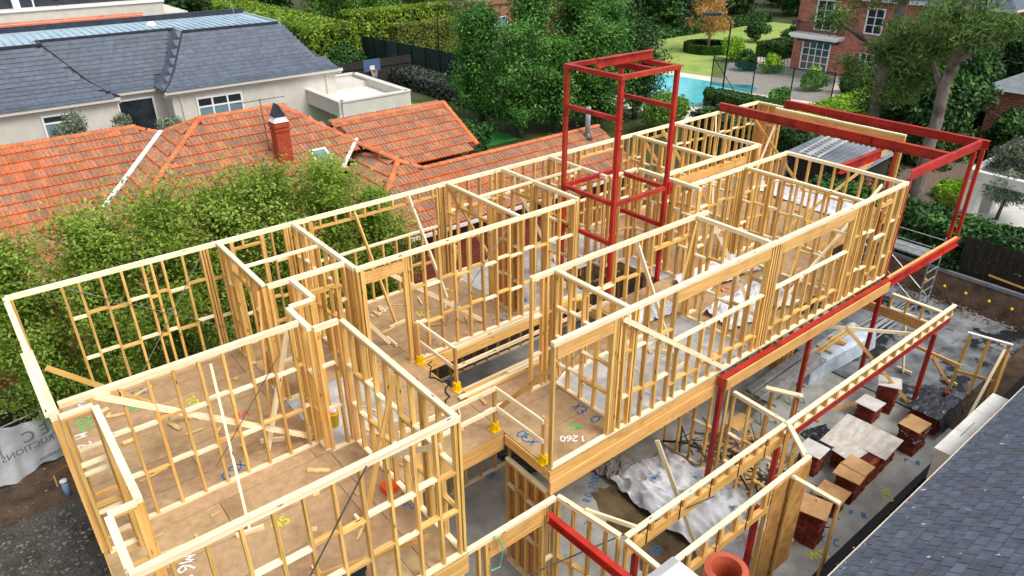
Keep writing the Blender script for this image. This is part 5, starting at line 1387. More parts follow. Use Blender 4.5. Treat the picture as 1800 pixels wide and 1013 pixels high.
def slate_roof_hip():
    """End slope of the right wing, facing away from the drive."""
    mb = MB(); v = []
    for h, zf_ in PROF: v += [(19.6-2.6*h, 40.8+2.6*h, 4.2+2.5*zf_-.02), (19.6-2.6*h, 52-2.6*h, 4.2+2.5*zf_-.02)]
    mb.add(v, [(2*i, 2*i+1, 2*i+3, 2*i+2) for i in range(3)]).build("roof_deck", SLATE, SH)
    mb = MB(); v = []
    for h, zf_ in PROF: v += [(9.36+2.22*h, 40.8+2.6*h, 4.26+2.5*zf_), (9.3+2.22*h, 42.4+2.35*h, 4.28+2.5*zf_)]
    mb.add(v, [(2*i+1, 2*i, 2*i+2, 2*i+3) for i in range(3)]).build("roof_return", SLATE, SH)
slate_roof_hip()
pieces(SH, "roof_slate", sl_me, SLATE, slm, 300, "roof_slates")
for pts in ([(9.38, 40.8, 4.22), (9.83, 41.32, 4.47), (10.4, 41.97, 5.05), (11.6, 43.4, 6.72)], [(7.35, 41.25, 4.22), (6.85, 41.7, 4.47), (6.22, 42.25, 5.05), (4.85, 43.6, 6.72)]):
    MB().tube(pts, .05, 6).build("hip_flashing", DARKM, SH, True)
MB().add([(-12, 43.5, 6.7), (4.85, 43.5, 6.7), (4.85, 44.75, 6.7), (11.6, 44.75, 6.7), (11.6, 43.35, 6.7), (17.0, 43.35, 6.7), (17.0, 49, 6.75), (-12, 49, 6.75)], [(0, 1, 2, 7), (2, 3, 6, 7), (3, 4, 5, 6)]).build("flat_roof", METALR, SH)
for k in range(52):
    x_ = -3 + k*.38
    MB().box((x_, 43.6 if not 4.7 < x_ < 11.7 else 44.85, 6.7), (x_+.05, 48.8, 6.77)).build("roof_rib", METALR, SH)
for a_, b_ in (((-12, 43.45), (4.85, 43.5)), ((4.8, 44.78), (11.6, 44.78)), ((11.6, 43.35), (17.05, 43.35)), ((4.85, 43.5), (4.85, 44.75))):
    MB().bar((*a_, 6.74), (*b_, 6.74), .1, .12).build("edge_trim", DARKM, SH)
MB().box((-12, 48.9, 6.7), (17.1, 49.1, 7.05)).build("rear_upstand", DARKM, SH)
MB().bar((17.05, 43.35, 6.75), (17.05, 49, 6.75), .12, .14).build("edge_trim", METALR, SH)
MB().lathe((10.9, 46.8, 6.72), [(.3, 0), (.28, .1), (.15, .25)], 12).build("roof_vent", WHITEP, SH, True)
MB().tube([(15.4, 45.6, 6.7), (15.2, 45.6, 8.2)], .02, 6).tube([(14.0, 45.6, 8.15), (15.2, 45.6, 8.2)], .014, 6).build("antenna_mast", GALV, SH)
MB().box((9.75, 41.1, 0), (19.2, 52, 4.12)).build("wall", RENDER, SH); MB().box((7.2, 42.6, 0), (9.74, 52, 4.12)).build("wall", RENDER, SH); MB().box((-12, 41.45, 0), (7.19, 52, 4.12)).build("wall", RENDER, SH)
for a_, b_ in (((9.4, 40.86), (19.6, 40.86)), ((7.3, 42.4), (9.4, 42.4)), ((-12, 41.25), (7.35, 41.25))):
    MB().bar((*a_, 4.1), (*b_, 4.1), .16, .16).build("gutter", TRIMC, SH); MB().bar((a_[0], a_[1]+.3, 3.92), (b_[0], b_[1]+.3, 3.92), .3, .14).build("cornice", TRIMC, SH)
for x_ in (10.2, 18.6): MB().tube([(x_, 41.05, 0), (x_, 41.05, 3.95)], .06, 8).build("downpipe", TRIMC, SH)
def window(parent, x0, x1, y, z0, z1, nx, transom=None, glass=GLASS, frame=WHITEP, fw=.09):
    w_ = MB()
    w_.box((x0, y-.06, z0), (x0+fw, y+.02, z1)).box((x1-fw, y-.06, z0), (x1, y+.02, z1)).box((x0+fw, y-.06, z1-fw), (x1-fw, y+.02, z1)).box((x0+fw, y-.06, z0), (x1-fw, y+.02, z0+fw))
    for i in range(1, nx): xx = x0 + (x1-x0)*i/nx; w_.box((xx-fw/2, y-.058, z0+fw), (xx+fw/2, y+.02, z1-fw))
    if transom: w_.box((x0+fw, y-.05, transom-fw/2), (x1-fw, y+.02, transom+fw/2))
    o = w_.build("window", frame, parent)
    if transom:
        MB().box((x0+fw, y-.02, z0+fw), (x1-fw, y-.012, transom)).build("pane", glass, o); MB().box((x0+fw, y-.02, transom), (x1-fw, y-.012, z1-fw)).build("pane", GLASSD, o)
    else: MB().box((x0+fw, y-.02, z0+fw), (x1-fw, y-.012, z1-fw)).build("pane", glass, o)
    return o
window(SH, 10.95, 13.45, 41.1, 2.2, 3.62, 3, 3.1); window(SH, 3.7, 5.3, 41.45, 2.3, 3.75, 1, 3.35)
window(SH, 7.35, 9.2, 42.6, 1.2, 3.75, 1, None, GLASSD)
cp = thing("carport", "flat roofed cream carport with parapet beside the slate house", "carport", (19.5, 39, 0))
X0, X1, Y0, Y1 = 17.4, 21.7, 36.9, 43.6
for a_, b_ in (((X0, Y0), (X1, Y0)), ((X1, Y0), (X1, Y1)), ((X0, Y1), (X1, Y1)), ((X0, Y0), (X0, Y1))): MB().bar((*a_, 2.75), (*b_, 2.75), .3, .8).build("parapet", RENDER, cp); MB().bar((*a_, 3.18), (*b_, 3.18), .4, .07).build("coping", TRIMC, cp)
MB().box((X0+.15, Y0+.15, 2.6), (X1-.15, Y1-1.8, 2.7)).build("roof", BLOCKW, cp); MB().box((X0+.15, Y1-1.9, 2.6), (X1-.15, Y1-.15, 3.0)).build("rear_roof", RENDER, cp)
for x_, y_ in ((X0, Y0), (X1, Y0), (X1, Y1), (X0+1.9, Y0)): MB().box((x_-.22, y_-.22, 0), (x_+.22, y_+.22, 2.36)).build("pillar", RENDER, cp)
for k in range(9): MB().box((X0-1.0+.28*k, Y1, 3.1), (X0-.86+.28*k, Y1+2.6, 3.2)).build("louvre", DARKM, cp)

# ================================================================== further buildings
WH = thing("white_house", "large pale house with flat roof behind the slate house", "house", (8, 60, 0))
MB().box((-14, 58, 0), (14.6, 66, 6.9)).build("wall", RENDER, WH); MB().box((14.6, 58.4, 0), (16.3, 66, 6.1)).build("wall", RENDER, WH)
MB().box((-14, 57.9, 6.9), (14.7, 58.1, 7.05)).build("coping", WHITEP, WH); MB().box((-14, 60.5, 6.9), (14.6, 66, 7.5)).build("upper_storey", DARKM, WH); MB().box((6.0, 61.5, 7.5), (14.6, 66, 9)).build("upper_storey", GREYM, WH)
window(WH, 12.0, 14.2, 57.98, 4.2, 5.9, 2, None, GLASSD)
ac = thing("air_conditioner", "white air conditioning unit on the pale flat roof", "air conditioner", (6.2, 59.2, 6.9))
MB().box((5.7, 59.0, 6.95), (6.9, 59.5, 7.8)).build("casing", WHITEP, ac); MB().box((6.1, 58.98, 7.05), (6.8, 58.995, 7.7)).build("grille", DARKM, ac)
ds = thing("satellite_dish", "dark satellite dish on the pale flat roof", "satellite dish", (8.2, 59.0, 6.9))
MB().tube([(8.2, 59, 6.9), (8.2, 59, 7.3)], .03, 6).build("stand", STRAP, ds); MB().lathe((8.2, 59, 7.25), [(.02, 0), (.3, .06), (.42, .22), (.4, .24)], 16).build("dish", DARKM, ds, True)
OH = thing("tiled_outbuilding", "narrow bright orange tiled roof between the far houses", "house", (5, 54, 0))
opoly = [(-12, 54.6, 6.55), (12.3, 54.6, 6.55), (12.3, 53.2, 5.95), (-12, 53.2, 5.95)]
MB().poly([Vector(p) - Vector((0, 0, .03)) for p in opoly], .05).build("roof_deck", TERRAN, OH)
om_ = tiles_on(opoly, 'y'); pieces(OH, "roof_tile", TILE.copy(), [TERRAN, TERRAL], om_, 300, "roof_tiles")
ridge(OH, (12.35, 54.6, 6.58), (-2, 54.6, 6.58)); MB().box((-12, 53.5, 0), (12, 56.5, 5.9)).build("wall", RENDER, OH)
BB = thing("brick_building", "flat roofed red brick building behind the tall tree", "building", (48, 66, 0))
MB().box((45.3, 62.5, 0), (58, 72, 4.3)).build("wall", BWM, BB); MB().box((45.1, 62.3, 3.95), (58.2, 72.2, 4.4)).build("cornice", mat("brown_stone", (150, 110, 90), rough=.9), BB); MB().box((45.6, 62.8, 4.4), (57.8, 71.8, 4.45)).build("roof", METALR, BB)
window(BB, 46.8, 49.4, 62.48, 1.4, 2.7, 3)
BR = thing("brick_house", "far red roofed house among trees at top left", "house", (34, 110, 0))
MB().box((30, 106, 0), (38, 114, 4)).build("wall", BWM, BR); MB().add([(29.5, 105.5, 4), (38.5, 105.5, 4), (38.5, 114.5, 4), (29.5, 114.5, 4), (32, 110, 8), (36, 110, 8)], [(0, 1, 5, 4), (2, 3, 4, 5), (1, 2, 5), (3, 0, 4)]).build("roof", mat("brown_tile_roof", (140, 78, 62), (160, 92, 74), scale=3, rough=.9), BR)

MN = thing("brick_mansion", "two storey red brick mansion with white french windows and balcony", "house", (62, 29, 0))
MB().box((57.9, 19, 0), (70, 34.3, 6.2)).build("wall", BWM, MN)
MB().box((57.3, 18.4, 6.2), (70.6, 34.9, 6.5)).build("eave", WHITEP, MN)
MB().add([(57.2, 18.3, 6.5), (70.7, 18.3, 6.5), (70.7, 35, 6.5), (57.2, 35, 6.5), (62, 23, 9.6), (66, 23, 9.6), (66, 30, 9.6), (62, 30, 9.6)], [(0, 1, 5, 4), (1, 2, 6, 5), (2, 3, 7, 6), (3, 0, 4, 7), (4, 5, 6, 7)]).build("roof", SLATE, MN)
MB().box((57.0, 18.9, -.05), (57.88, 34.6, .35)).build("plinth", PAVE, MN)
def xwindow(parent, x, y0, y1, z0, z1, ny, nz, fw=.1, glass=GLASSD):
    w_ = MB(); w_.box((x-.1, y0-fw, z0-fw), (x, y0, z1+fw)).box((x-.1, y1, z0-fw), (x, y1+fw, z1+fw)).box((x-.1, y0, z1), (x, y1, z1+fw)).box((x-.1, y0, z0-fw), (x, y1, z0))
    for i in range(1, ny): yy = y0+(y1-y0)*i/ny; w_.box((x-.08, yy-.035, z0), (x, yy+.035, z1))
    for i in range(1, nz): zz = z0+(z1-z0)*i/nz; w_.box((x-.07, y0, zz-.025), (x, y1, zz+.025))
    o = w_.build("window", WHITEP, parent); MB().box((x-.03, y0, z0), (x-.02, y1, z1)).build("pane", glass, o)
xwindow(MN, 57.88, 31.0, 33.3, .55, 2.75, 4, 4); xwindow(MN, 57.88, 31.3, 32.6, 3.75, 5.9, 2, 3)
xwindow(MN, 57.88, 27.2, 28.4, 3.9, 5.6, 2, 3); xwindow(MN, 57.88, 27.4, 28.3, .8, 2.3, 2, 3); xwindow(MN, 57.88, 23.5, 24.6, 3.9, 5.6, 2, 3); xwindow(MN, 57.88, 20, 21.2, 3.9, 5.6, 2, 3)
MB().box((56.6, 29.9, 3.2), (57.88, 34.1, 3.42)).box((56.75, 30.0, 3.05), (57.88, 34.0, 3.2)).build("balcony_slab", WHITEP, MN)
rl = MB()
for k in range(29): y_ = 30 + k*.143; rl.box((56.66, y_-.012, 3.42), (56.684, y_+.012, 4.3))
for k in range(8): x_ = 56.7 + k*.15; rl.box((x_-.012, 29.99, 3.42), (x_+.012, 30.014, 4.3)).box((x_-.012, 33.99, 3.42), (x_+.012, 34.014, 4.3))
rl.box((56.65, 29.98, 4.3), (56.7, 34.02, 4.34)).box((56.7, 29.98, 4.3), (57.88, 30.02, 4.34)).box((56.7, 33.98, 4.3), (57.88, 34.02, 4.34)).build("balcony_railing", BLACKM, MN)
MB().box((57.4, 30.3, 2.75), (57.86, 33.8, 2.95)).build("awning", DARKM, MN)
RH = thing("right_house", "grey metal roofed brick house at the right edge", "house", (50, 11, 0))
MB().box((44.4, 7, 0), (56, 14.2, 3.9)).build("wall", BWM, RH)
MB().add([(43.8, 14.7, 3.9), (56.5, 14.7, 3.9), (56.5, 6.5, 3.9), (43.8, 6.5, 3.9), (46.5, 10.6, 6.2), (56.5, 10.6, 6.2)], [(1, 0, 4, 5), (3, 2, 5, 4), (0, 3, 4)]).build("roof", GREYM, RH)
MB().box((45.9, 10.0, 5.4), (46.7, 10.8, 7.4)).build("chimney", WHITEP, RH)
PG = thing("pergola", "pale grey rendered pergola over paving at the right edge", "pergola", (34, 8, 1))
for a_, b_ in (((31.3, 9.9), (37.2, 9.9)), ((31.3, 5.0), (31.3, 9.75)), ((37.2, 5.0), (37.2, 9.75))): MB().bar((*a_, 3.05), (*b_, 3.05), .28, .4).build("beam", BLOCKW, PG)
for x_, y_ in ((31.4, 9.6), (33.4, 9.6), (37.1, 9.6), (31.4, 6.4)): MB().box((x_-.3, y_-.25, .95), (x_+.3, y_+.25, 2.85)).build("column", BLOCKW, PG)
for k in range(16): MB().bar((32.0+.33*k, 5.0, 3.12), (32.0+.33*k, 9.75, 3.12), .06, .1).build("slat", GREYM, PG)
tag(MB().box((28.9, 2.0, .98), (38.5, 10.2, 1.06)).build("terrace_paving", BLOCKW), kind="structure")
LS = thing("garden_shed", "low shed with corrugated roof behind the terrace", "shed", (31, 15, 1))
n = 60; v = []
for i in range(n): y_ = 13.2 + 3.7*i/(n-1); v += [(29.2, y_, 2.72 + .03*math.sin(i*math.pi/2)), (32.2, y_, 2.95 + .03*math.sin(i*math.pi/2))]
MB().add(v, [(2*i+1, 2*i, 2*i+2, 2*i+3) for i in range(n-1)]).build("roof", GREYM, LS); MB().box((29.4, 13.4, 1), (32.0, 16.7, 2.68)).build("wall", FENCEB, LS)
ld = thing("extension_ladder", "aluminium extension ladder lying on the corrugated shed roof", "ladder", (30.7, 15.6, 2.95))
for o in (0, .42, .55, .97):
    beam("stile", ld, (29.1, 15.2+o*.9, 2.9), (32.7, 15.45+o*.9, 3.14), .045, .08, WHITEP)
for k in range(12):
    for o in (0, .55): t_ = (k+.5)/12; beam("rung", ld, (29.1+3.6*t_, 15.2+o*.9+.25*t_, 2.91+.24*t_), (29.1+3.6*t_, 15.2+(o+.42)*.9+.25*t_, 2.91+.24*t_), .04, .04, WHITEP)

# ================================================================== slate roof in the right foreground
NR = thing("slate_roof", "weathered blue grey slate roof with lichen spots in the right foreground", "roof", (12, 1, 3.5))
pit = math.atan(.7); cs, sn = math.cos(pit), math.sin(pit)
sr = MB().add([(-.121, -.19, .024), (.121, -.19, .024), (.121, .19, 0), (-.121, .19, 0), (-.121, -.19, .0), (.121, -.19, .0)], [(0, 1, 2, 3), (4, 5, 1, 0), (1, 5, 2), (4, 0, 3)]).mesh("slate")
nm = []
for j in range(22):
    v_ = .02 + .2*j
    for i in range(72):
        x_ = 5.5 + .256*i + (.128 if j % 2 else 0)
        # upslope is -y
        u_, w_, n_ = Vector((-1, 0, 0)), Vector((0, -cs, sn)), Vector((0, sn, cs))
        M_ = Matrix((u_, w_, n_)).transposed().to_4x4() @ Matrix.Rotation(random.uniform(-.012, .012), 4, 'Z')
        M_.translation = Vector((x_, 2.78 - cs*v_, 3.52 + sn*v_)) + n_*(.016 + random.uniform(0, .004)); nm.append(M_)
pieces(NR, "roof_slate", sr, SLATER, nm, 300, "roof_slates")
MB().poly([(5, 2.82, 3.5), (5, 2.82-cs*4.6, 3.5+sn*4.6), (24, 2.82-cs*4.6, 3.5+sn*4.6), (24, 2.82, 3.5)], .04).build("roof_deck", mat("slate_gap", (40, 42, 46), rough=.9), NR)
g = [(0, 0), (.13, 0), (.13, .1), (.118, .1), (.118, .012), (.012, .012), (.012, .09), (0, .09)]
section("gutter", NR, (5, 2.8, 3.4), (24, 2.8, 3.4), g, mat("cream_gutter", (206, 196, 176), (220, 212, 196), scale=3, rough=.6), (0, 1, 0))
MB().box((5, 2.3, 0), (24, 2.75, 3.42)).build("house_wall", RENDER, NR)
lt = []
for k in range(900):
    x_ = random.uniform(7, 18); 
    if random.random() < .5 + .5*math.sin(x_*2.3): lt.append(Matrix.Translation((x_, 2.87 + random.gauss(-.02, .035), 3.47 + random.uniform(0, .03))) @ Euler((random.uniform(-.6, .6), random.uniform(-.6, .6), random.uniform(0, 6.3))).to_matrix().to_4x4())
lf = MB().add([(-.03, 0, 0), (0, -.014, .005), (.03, 0, 0), (0, .014, .005)], [(0, 1, 2, 3)]).mesh("dry_leaf")
tag(link("leaf_litter", inst_join("litter", lf, lt), LITTER), "dry brown leaves gathered in the cream gutter", "leaves", kind="stuff")
CH = thing("rendered_chimney", "white chimney top with clay pot at the bottom edge", "chimney", (4.6, 2.4, 4))
MB().box((4.1, 2.5, 3.0), (4.6, 3.1, 6.4)).build("stack", BLOCKW, CH)
MB().add([(4.03, 2.45, 6.4), (4.66, 2.45, 6.4), (4.66, 3.15, 6.4), (4.03, 3.15, 6.4), (4.25, 2.7, 6.62), (4.5, 2.7, 6.62), (4.5, 2.95, 6.62), (4.25, 2.95, 6.62)], [(0, 1, 5, 4), (1, 2, 6, 5), (2, 3, 7, 6), (3, 0, 4, 7), (4, 5, 6, 7), (3, 2, 1, 0)]).build("capping", WHITEP, CH)
CP = thing("chimney_pot", "glazed terracotta chimney pot with octagonal rim at the bottom edge", "chimney pot", (4.87, 2.6, 6.0))
pm = MB(); oc_ = [(.18, -.7), (.17, -.2), (.225, -.14), (.225, 0)]
pm.lathe((4.84, 2.62, 6.55), oc_, 8)
pm.f.pop()
k0 = len(pm.v)
for r_, z_ in ((.225, 0), (.155, .01), (.14, -.08), (.12, -.6)):
    for j in range(24): a = 2*math.pi*j/24 ; rr_ = r_ if r_ < .2 else r_*math.cos(math.pi/8)/math.cos(((a + math.pi/8) % (math.pi/4)) - math.pi/8) if False else r_*.99; pm.v.append((4.84+rr_*math.cos(a), 2.62+rr_*math.sin(a), 6.555+z_))
for i in range(3):
    for j in range(24): pm.f.append((k0+i*24+j, k0+i*24+(j+1) % 24, k0+(i+1)*24+(j+1) % 24, k0+(i+1)*24+j))
pm.build("pot", POT, CP)

# ================================================================== site fence and left edge
BN = thing("site_fence", "grey cloth banner fence with mirrored company lettering at the left edge", "fence", (-1.5, 18.2, 0))
f0, f1 = Vector((-5.2, 17.3, 0)), Vector((.35, 18.62, 0))
n = 60; v = []; fd = (f1-f0).normalized(); fn = Vector((-fd.y, fd.x, 0))
for i in range(n+1):
    p = f0.lerp(f1, i/n)
    for j in range(9):
        t_ = j/8; o = .05*math.sin(i*.55 + t_*3) + .04*math.sin(i*1.3 - t_*5) + .08*math.sin(t_*3.1)*math.sin(i*.2)
        zb = .06 + .05*math.sin(i*.4); q = p + fn*o; v.append((q.x, q.y, zb + (1.5 + .05*math.sin(i*.33) - zb)*t_))
MB().add(v, [(i*9+j, (i+1)*9+j, (i+1)*9+j+1, i*9+j+1) for i in range(n) for j in range(8)]).build("banner_cloth", BANNER, BN, True)
for t_ in (.02, .36, .7, .98): p = f0.lerp(f1, t_) + fn*.1; MB().tube([(p.x, p.y, 0), (p.x, p.y, 1.75)], .025, 8).build("post", GALV, BN)
p0_, p1_ = f0 + fn*.1, f1 + fn*.1; MB().tube([(p0_.x, p0_.y, 1.55), (p1_.x, p1_.y, 1.55)], .018, 6).build("rail", GALV, BN)
ang = math.atan2(fd.y, fd.x)
def banner_text(body, size, t_, z_):
    p = f0.lerp(f1, t_) - fn*.17
    M_ = Matrix.Translation((p.x, p.y, z_)) @ Matrix.Rotation(ang, 4, 'Z') @ Matrix.Rotation(R(90), 4, 'X') @ Matrix.Diagonal((-1, 1, 1, 1))
    link("banner_lettering", text_mesh(body, size, .004), BANNERT, BN, M_)
banner_text("S E C", .42, .86, 1.15); banner_text("CONSTRUCTIONS", .24, .86, .85); banner_text("secconstructions", .15, .9, .4)
pf = thing("paling_fence", "grey lattice topped paling fence under the left trees", "fence", (-2, 19.3, 0))
for k in range(64):
    x_ = -6.2 + k*.115
    MB().box((x_, 19.3, 0), (x_+.1, 19.32, 1.35)).build("paling", FENCEB, pf)
for k in range(40):
    x_ = -6.2 + .18*k
    MB().bar((x_, 19.3, 1.37), (x_, 19.3, 1.85), .025, .012).build("lattice_slat", GREYM if k % 2 else FENCEB, pf)
for k in range(4): MB().bar((-6.2, 19.29, 1.42+.13*k), (1.0, 19.29, 1.42+.13*k), .012, .03).build("lattice_slat", FENCEB, pf)
st = thing("pipe_stub", "pale blue pipe stub standing in the soil", "pipe", (-.35, 16.9, 0))
MB().tube([(-.35, 16.9, -.05), (-.35, 16.9, .42)], .07, 12).build("pipe", PIPE, st, True); MB().tube([(-.35, 16.9, .42), (-.35, 16.9, .48)], .08, 12).build("cap", WHITEP, st, True)
pg = thing("survey_peg", "timber survey peg with crossbar in the soil", "peg", (-.3, 17.4, 0))
beam("peg", pg, (-.5, 17.4, -.05), (-.5, 17.4, .4), .04, .04, WOOD); beam("peg", pg, (.0, 17.6, -.05), (.0, 17.6, .4), .04, .04, WOOD); beam("crossbar", pg, (-.55, 17.38, .4), (.05, 17.62, .4), .07, .025, mat("brown_board", (120, 76, 54), rough=.9))

# trees along the left boundary
for k, (x_, y_, h_, cr_, lb) in enumerate(((-1.9, 20.3, 4.9, 1.5, "leafy boundary tree behind the site banner at the left edge"), (.0, 18.6, 6.0, 1.3, "leafy boundary tree at the front corner of the house"),
        (1.7, 17.5, 6.7, 1.35, "second leafy boundary tree seen through the left wall frame"), (3.2, 17.3, 7.0, 1.4, "tallest leafy boundary tree before the white valley flashing"),
        (4.7, 17.4, 6.5, 1.3, "leafy boundary tree left of the brick chimney"), (6.0, 17.5, 6.8, 1.35, "leafy boundary tree directly before the brick chimney"),
        (7.4, 17.3, 6.8, 1.3, "leafy boundary tree below the skylight"), (8.7, 17.1, 5.6, 1.05, "last leafy boundary tree by the large far window"))):
    tree("boundary_tree", lb, (x_, y_, 0), h_*1.1 + .1, cr_*random.uniform(1.2, 1.38), 21000, .052, L_LEFT, tr=.06, group="leafy trees along the left boundary", crown0=.16, seed=k+1, aspect=.48, spray=120, fuzz=.15)
for k, (x_, y_) in enumerate(((-3.6, 20.2), (-2.4, 19.9), (.9, 18.4), (2.4, 18.2))):
    shrub("boundary_shrub", ("leafy shrub rising over the lattice fence, leftmost", "leafy shrub rising over the lattice fence, second", "low shrub behind the front corner", "low shrub below the second boundary tree")[k], (x_, y_, .3), (1.0, .7, 1.4), 5000, .052, L_LEFT, seed=k)

# ================================================================== slate house planting
for k, (x_, h_) in enumerate(((4.2, 4.7), (6.3, 4.4), (8.2, 4.0))):
    tree("olive_tree", ("grey green olive tree in front of the left slate window", "grey green olive tree in front of the dark doorway", "grey green olive tree right of the dark doorway")[k], (x_, 36.2, 0), h_, 1.15, 5000, .09, L_OLIVE, tr=.07, group="olive trees by the slate house", crown0=.3, nclump=12, seed=40+k, aspect=.3)

# ================================================================== tennis court side
CF = thing("court_fence", "long dark green windbreak fence of the tennis court", "fence", (33.7, 55, 0))
for k in range(10): MB().box((32.8, 41.5+2.2*k, .1), (32.83, 43.68+2.2*k, 2.75-.06*k)).build("mesh_panel", MESHG, CF)
for k in range(11): MB().tube([(32.75, 41.5+2.2*k, 0), (32.75, 41.5+2.2*k, 2.8-.06*k)], .04, 6).build("post", BLACKM, CF)
MB().box((32.55, 41, .0), (32.72, 63.5, .1)).build("kerb_rail", GREYM, CF)
hedge("clipped_hedge", "dull grey green hedge below the court fence", (29.6, 38.5, 0), (32.1, 54, .95), 9000, .13, L_GREY, .18)
hedge("clipped_hedge", "tall olive green clipped hedge wall across the court", (34.3, 59.5, 0), (45.2, 61, 3.3), 20000, .11, L_COURT, .07)
hedge("clipped_hedge", "bright topped hedge behind the olive green hedge wall", (33, 65.5, 0), (44.9, 68, 3.9), 13000, .15, L_HEDGE, .22)
hedge("clipped_hedge", "broad bright yellow green hedge behind the slate house", (27.0, 62, 0), (31.6, 100, 3.4), 26000, .16, L_HEDGE, .28)
shrub("garden_shrub", "loose green shrub at the end of the broad bright hedge", (29.5, 59.5, 0), (2.4, 1.8, 1.6), 5000, .13, L_BOX, seed=3)
df = thing("dark_fence", "dark timber fence behind the basketball hoop", "fence", (26, 53, 0))
for k in range(58): MB().box((19.5+.21*k, 53, 0), (19.7+.21*k, 53.03, 2.0)).build("paling", FENCEB, df)
MB().box((19.5, 52.94, 1.4), (31.6, 53, 1.5)).build("fence_rail", FENCEB, df)
bh = thing("basketball_hoop", "basketball hoop with blue backboard before the dark fence", "basketball hoop", (26.5, 50.4, 0))
MB().box((25.8, 50.1, 1.75), (27.2, 50.16, 2.6)).build("backboard", mat("blue_grey_board", (84, 104, 140), rough=.4), bh); MB().box((26.3, 50.08, 1.85), (26.7, 50.098, 2.15)).build("target_square", WHITEP, bh)
MB().tube([(26.5, 50.6, 0), (26.5, 50.6, 2.0), (26.5, 50.2, 2.1)], .05, 8).build("pole", BLACKM, bh)
MB().tube([(26.5+.24*math.cos(a*.4488), 49.82+.24*math.sin(a*.4488), 1.82) for a in range(15)], .02, 5).build("rim", ORANGE, bh)
nt = MB()
for a in range(12): t_ = a*.5236; nt.tube([(26.5+.24*math.cos(t_), 49.82+.24*math.sin(t_), 1.8), (26.5+.14*math.cos(t_+.4), 49.82+.14*math.sin(t_+.4), 1.35)], .014, 4)
nt.build("net", WHITEP, bh)
def lamp(label, x_, y_, h_, dx, dy):
    t = thing("lamp_post", label, "lamp post", (x_, y_, 0), "court lamp posts")
    MB().tube([(x_, y_, 0), (x_, y_, h_-.9)], .06, 8).build("pole", BLACKM, t)
    pts = [(x_ + dx*(1-math.cos(a)), y_ + dy*(1-math.cos(a)), h_-.9 + .85*math.sin(a)) for a in np.linspace(0, 1.45, 8)]
    MB().tube(pts, .045, 8).build("arm", DARKM, t, True)
    e = Vector(pts[-1]); d = Vector((dx, dy, 0)).normalized(); b = MB().bar(e - d*.1, e + d*1.15, .5, .2); b.build("lamp_head", DARKM, t)
lamp("tall lamp post standing on the tennis court", 38.5, 59.2, 4.75, 1.0, -.6)
lamp("tall lamp post beside the swimming pool", 46.9, 33.0, 5.75, -.75, .75)

# ================================================================== big trees
for k, (x_, y_, h_, cr_, n_, lm, lb) in enumerate((
        (28.2, 38.5, 7.0, 2.2, 13000, L_POP, "tall leafy tree left in the central group"), (31.2, 36.8, 11.5, 2.4, 17000, L_POP, "tallest leafy tree in the central group behind the tower"),
        (34.2, 35.6, 10.0, 2.3, 15000, L_POP, "leafy tree behind the right side of the red tower"), (37.2, 36.4, 9.0, 2.2, 14000, L_POP, "leafy tree nearest the pool in the central group"),
        (27.6, 33.8, 6.2, 2.2, 12000, L_POP, "lower leafy tree before the dull hedge"), (32.5, 32.0, 6.0, 2.3, 12000, L_POP, "lower leafy tree directly behind the red tower legs"), (36.5, 32.4, 5.6, 2.0, 10000, L_DARK, "dark leafy tree left of the pool edge"),
        (30.0, 33.2, 5.2, 2.0, 10000, L_POP, "lowest leafy tree between the central trees"))):
    tree("leafy_tree", lb, (x_, y_, 0), h_*1.12, cr_*1.1, int(n_*1.9), .09, lm, tr=.2, group="leafy trees behind the red tower", crown0=.06, seed=60+k, spray=170, fuzz=.14)
shrub("garden_shrub", "pale green shrub below the pool edge", (38.6, 30.6, 0), (1.8, 1.6, 1.3), 3500, .1, L_LIME, seed=7)
shrub("garden_shrub", "feathery shrub between pool edge and far wall", (34.8, 28.6, 0), (2.2, 1.6, 1.6), 4500, .1, L_WIL, seed=8)
shrub("garden_shrub", "low dark shrub behind the tiled wing", (25.5, 28.0, 0), (2.4, 2.0, 1.2), 4500, .11, L_DARK, seed=9)
shrub("garden_shrub", "low dark shrub beside the lean to", (21.5, 29.0, 0), (2.2, 1.8, 1.0), 4000, .11, L_DARK, seed=10)
shrub("garden_shrub", "low shrub along the carport lawn", (24.5, 34.0, 0), (2.2, 1.4, .9), 3500, .11, L_BOX, seed=11)
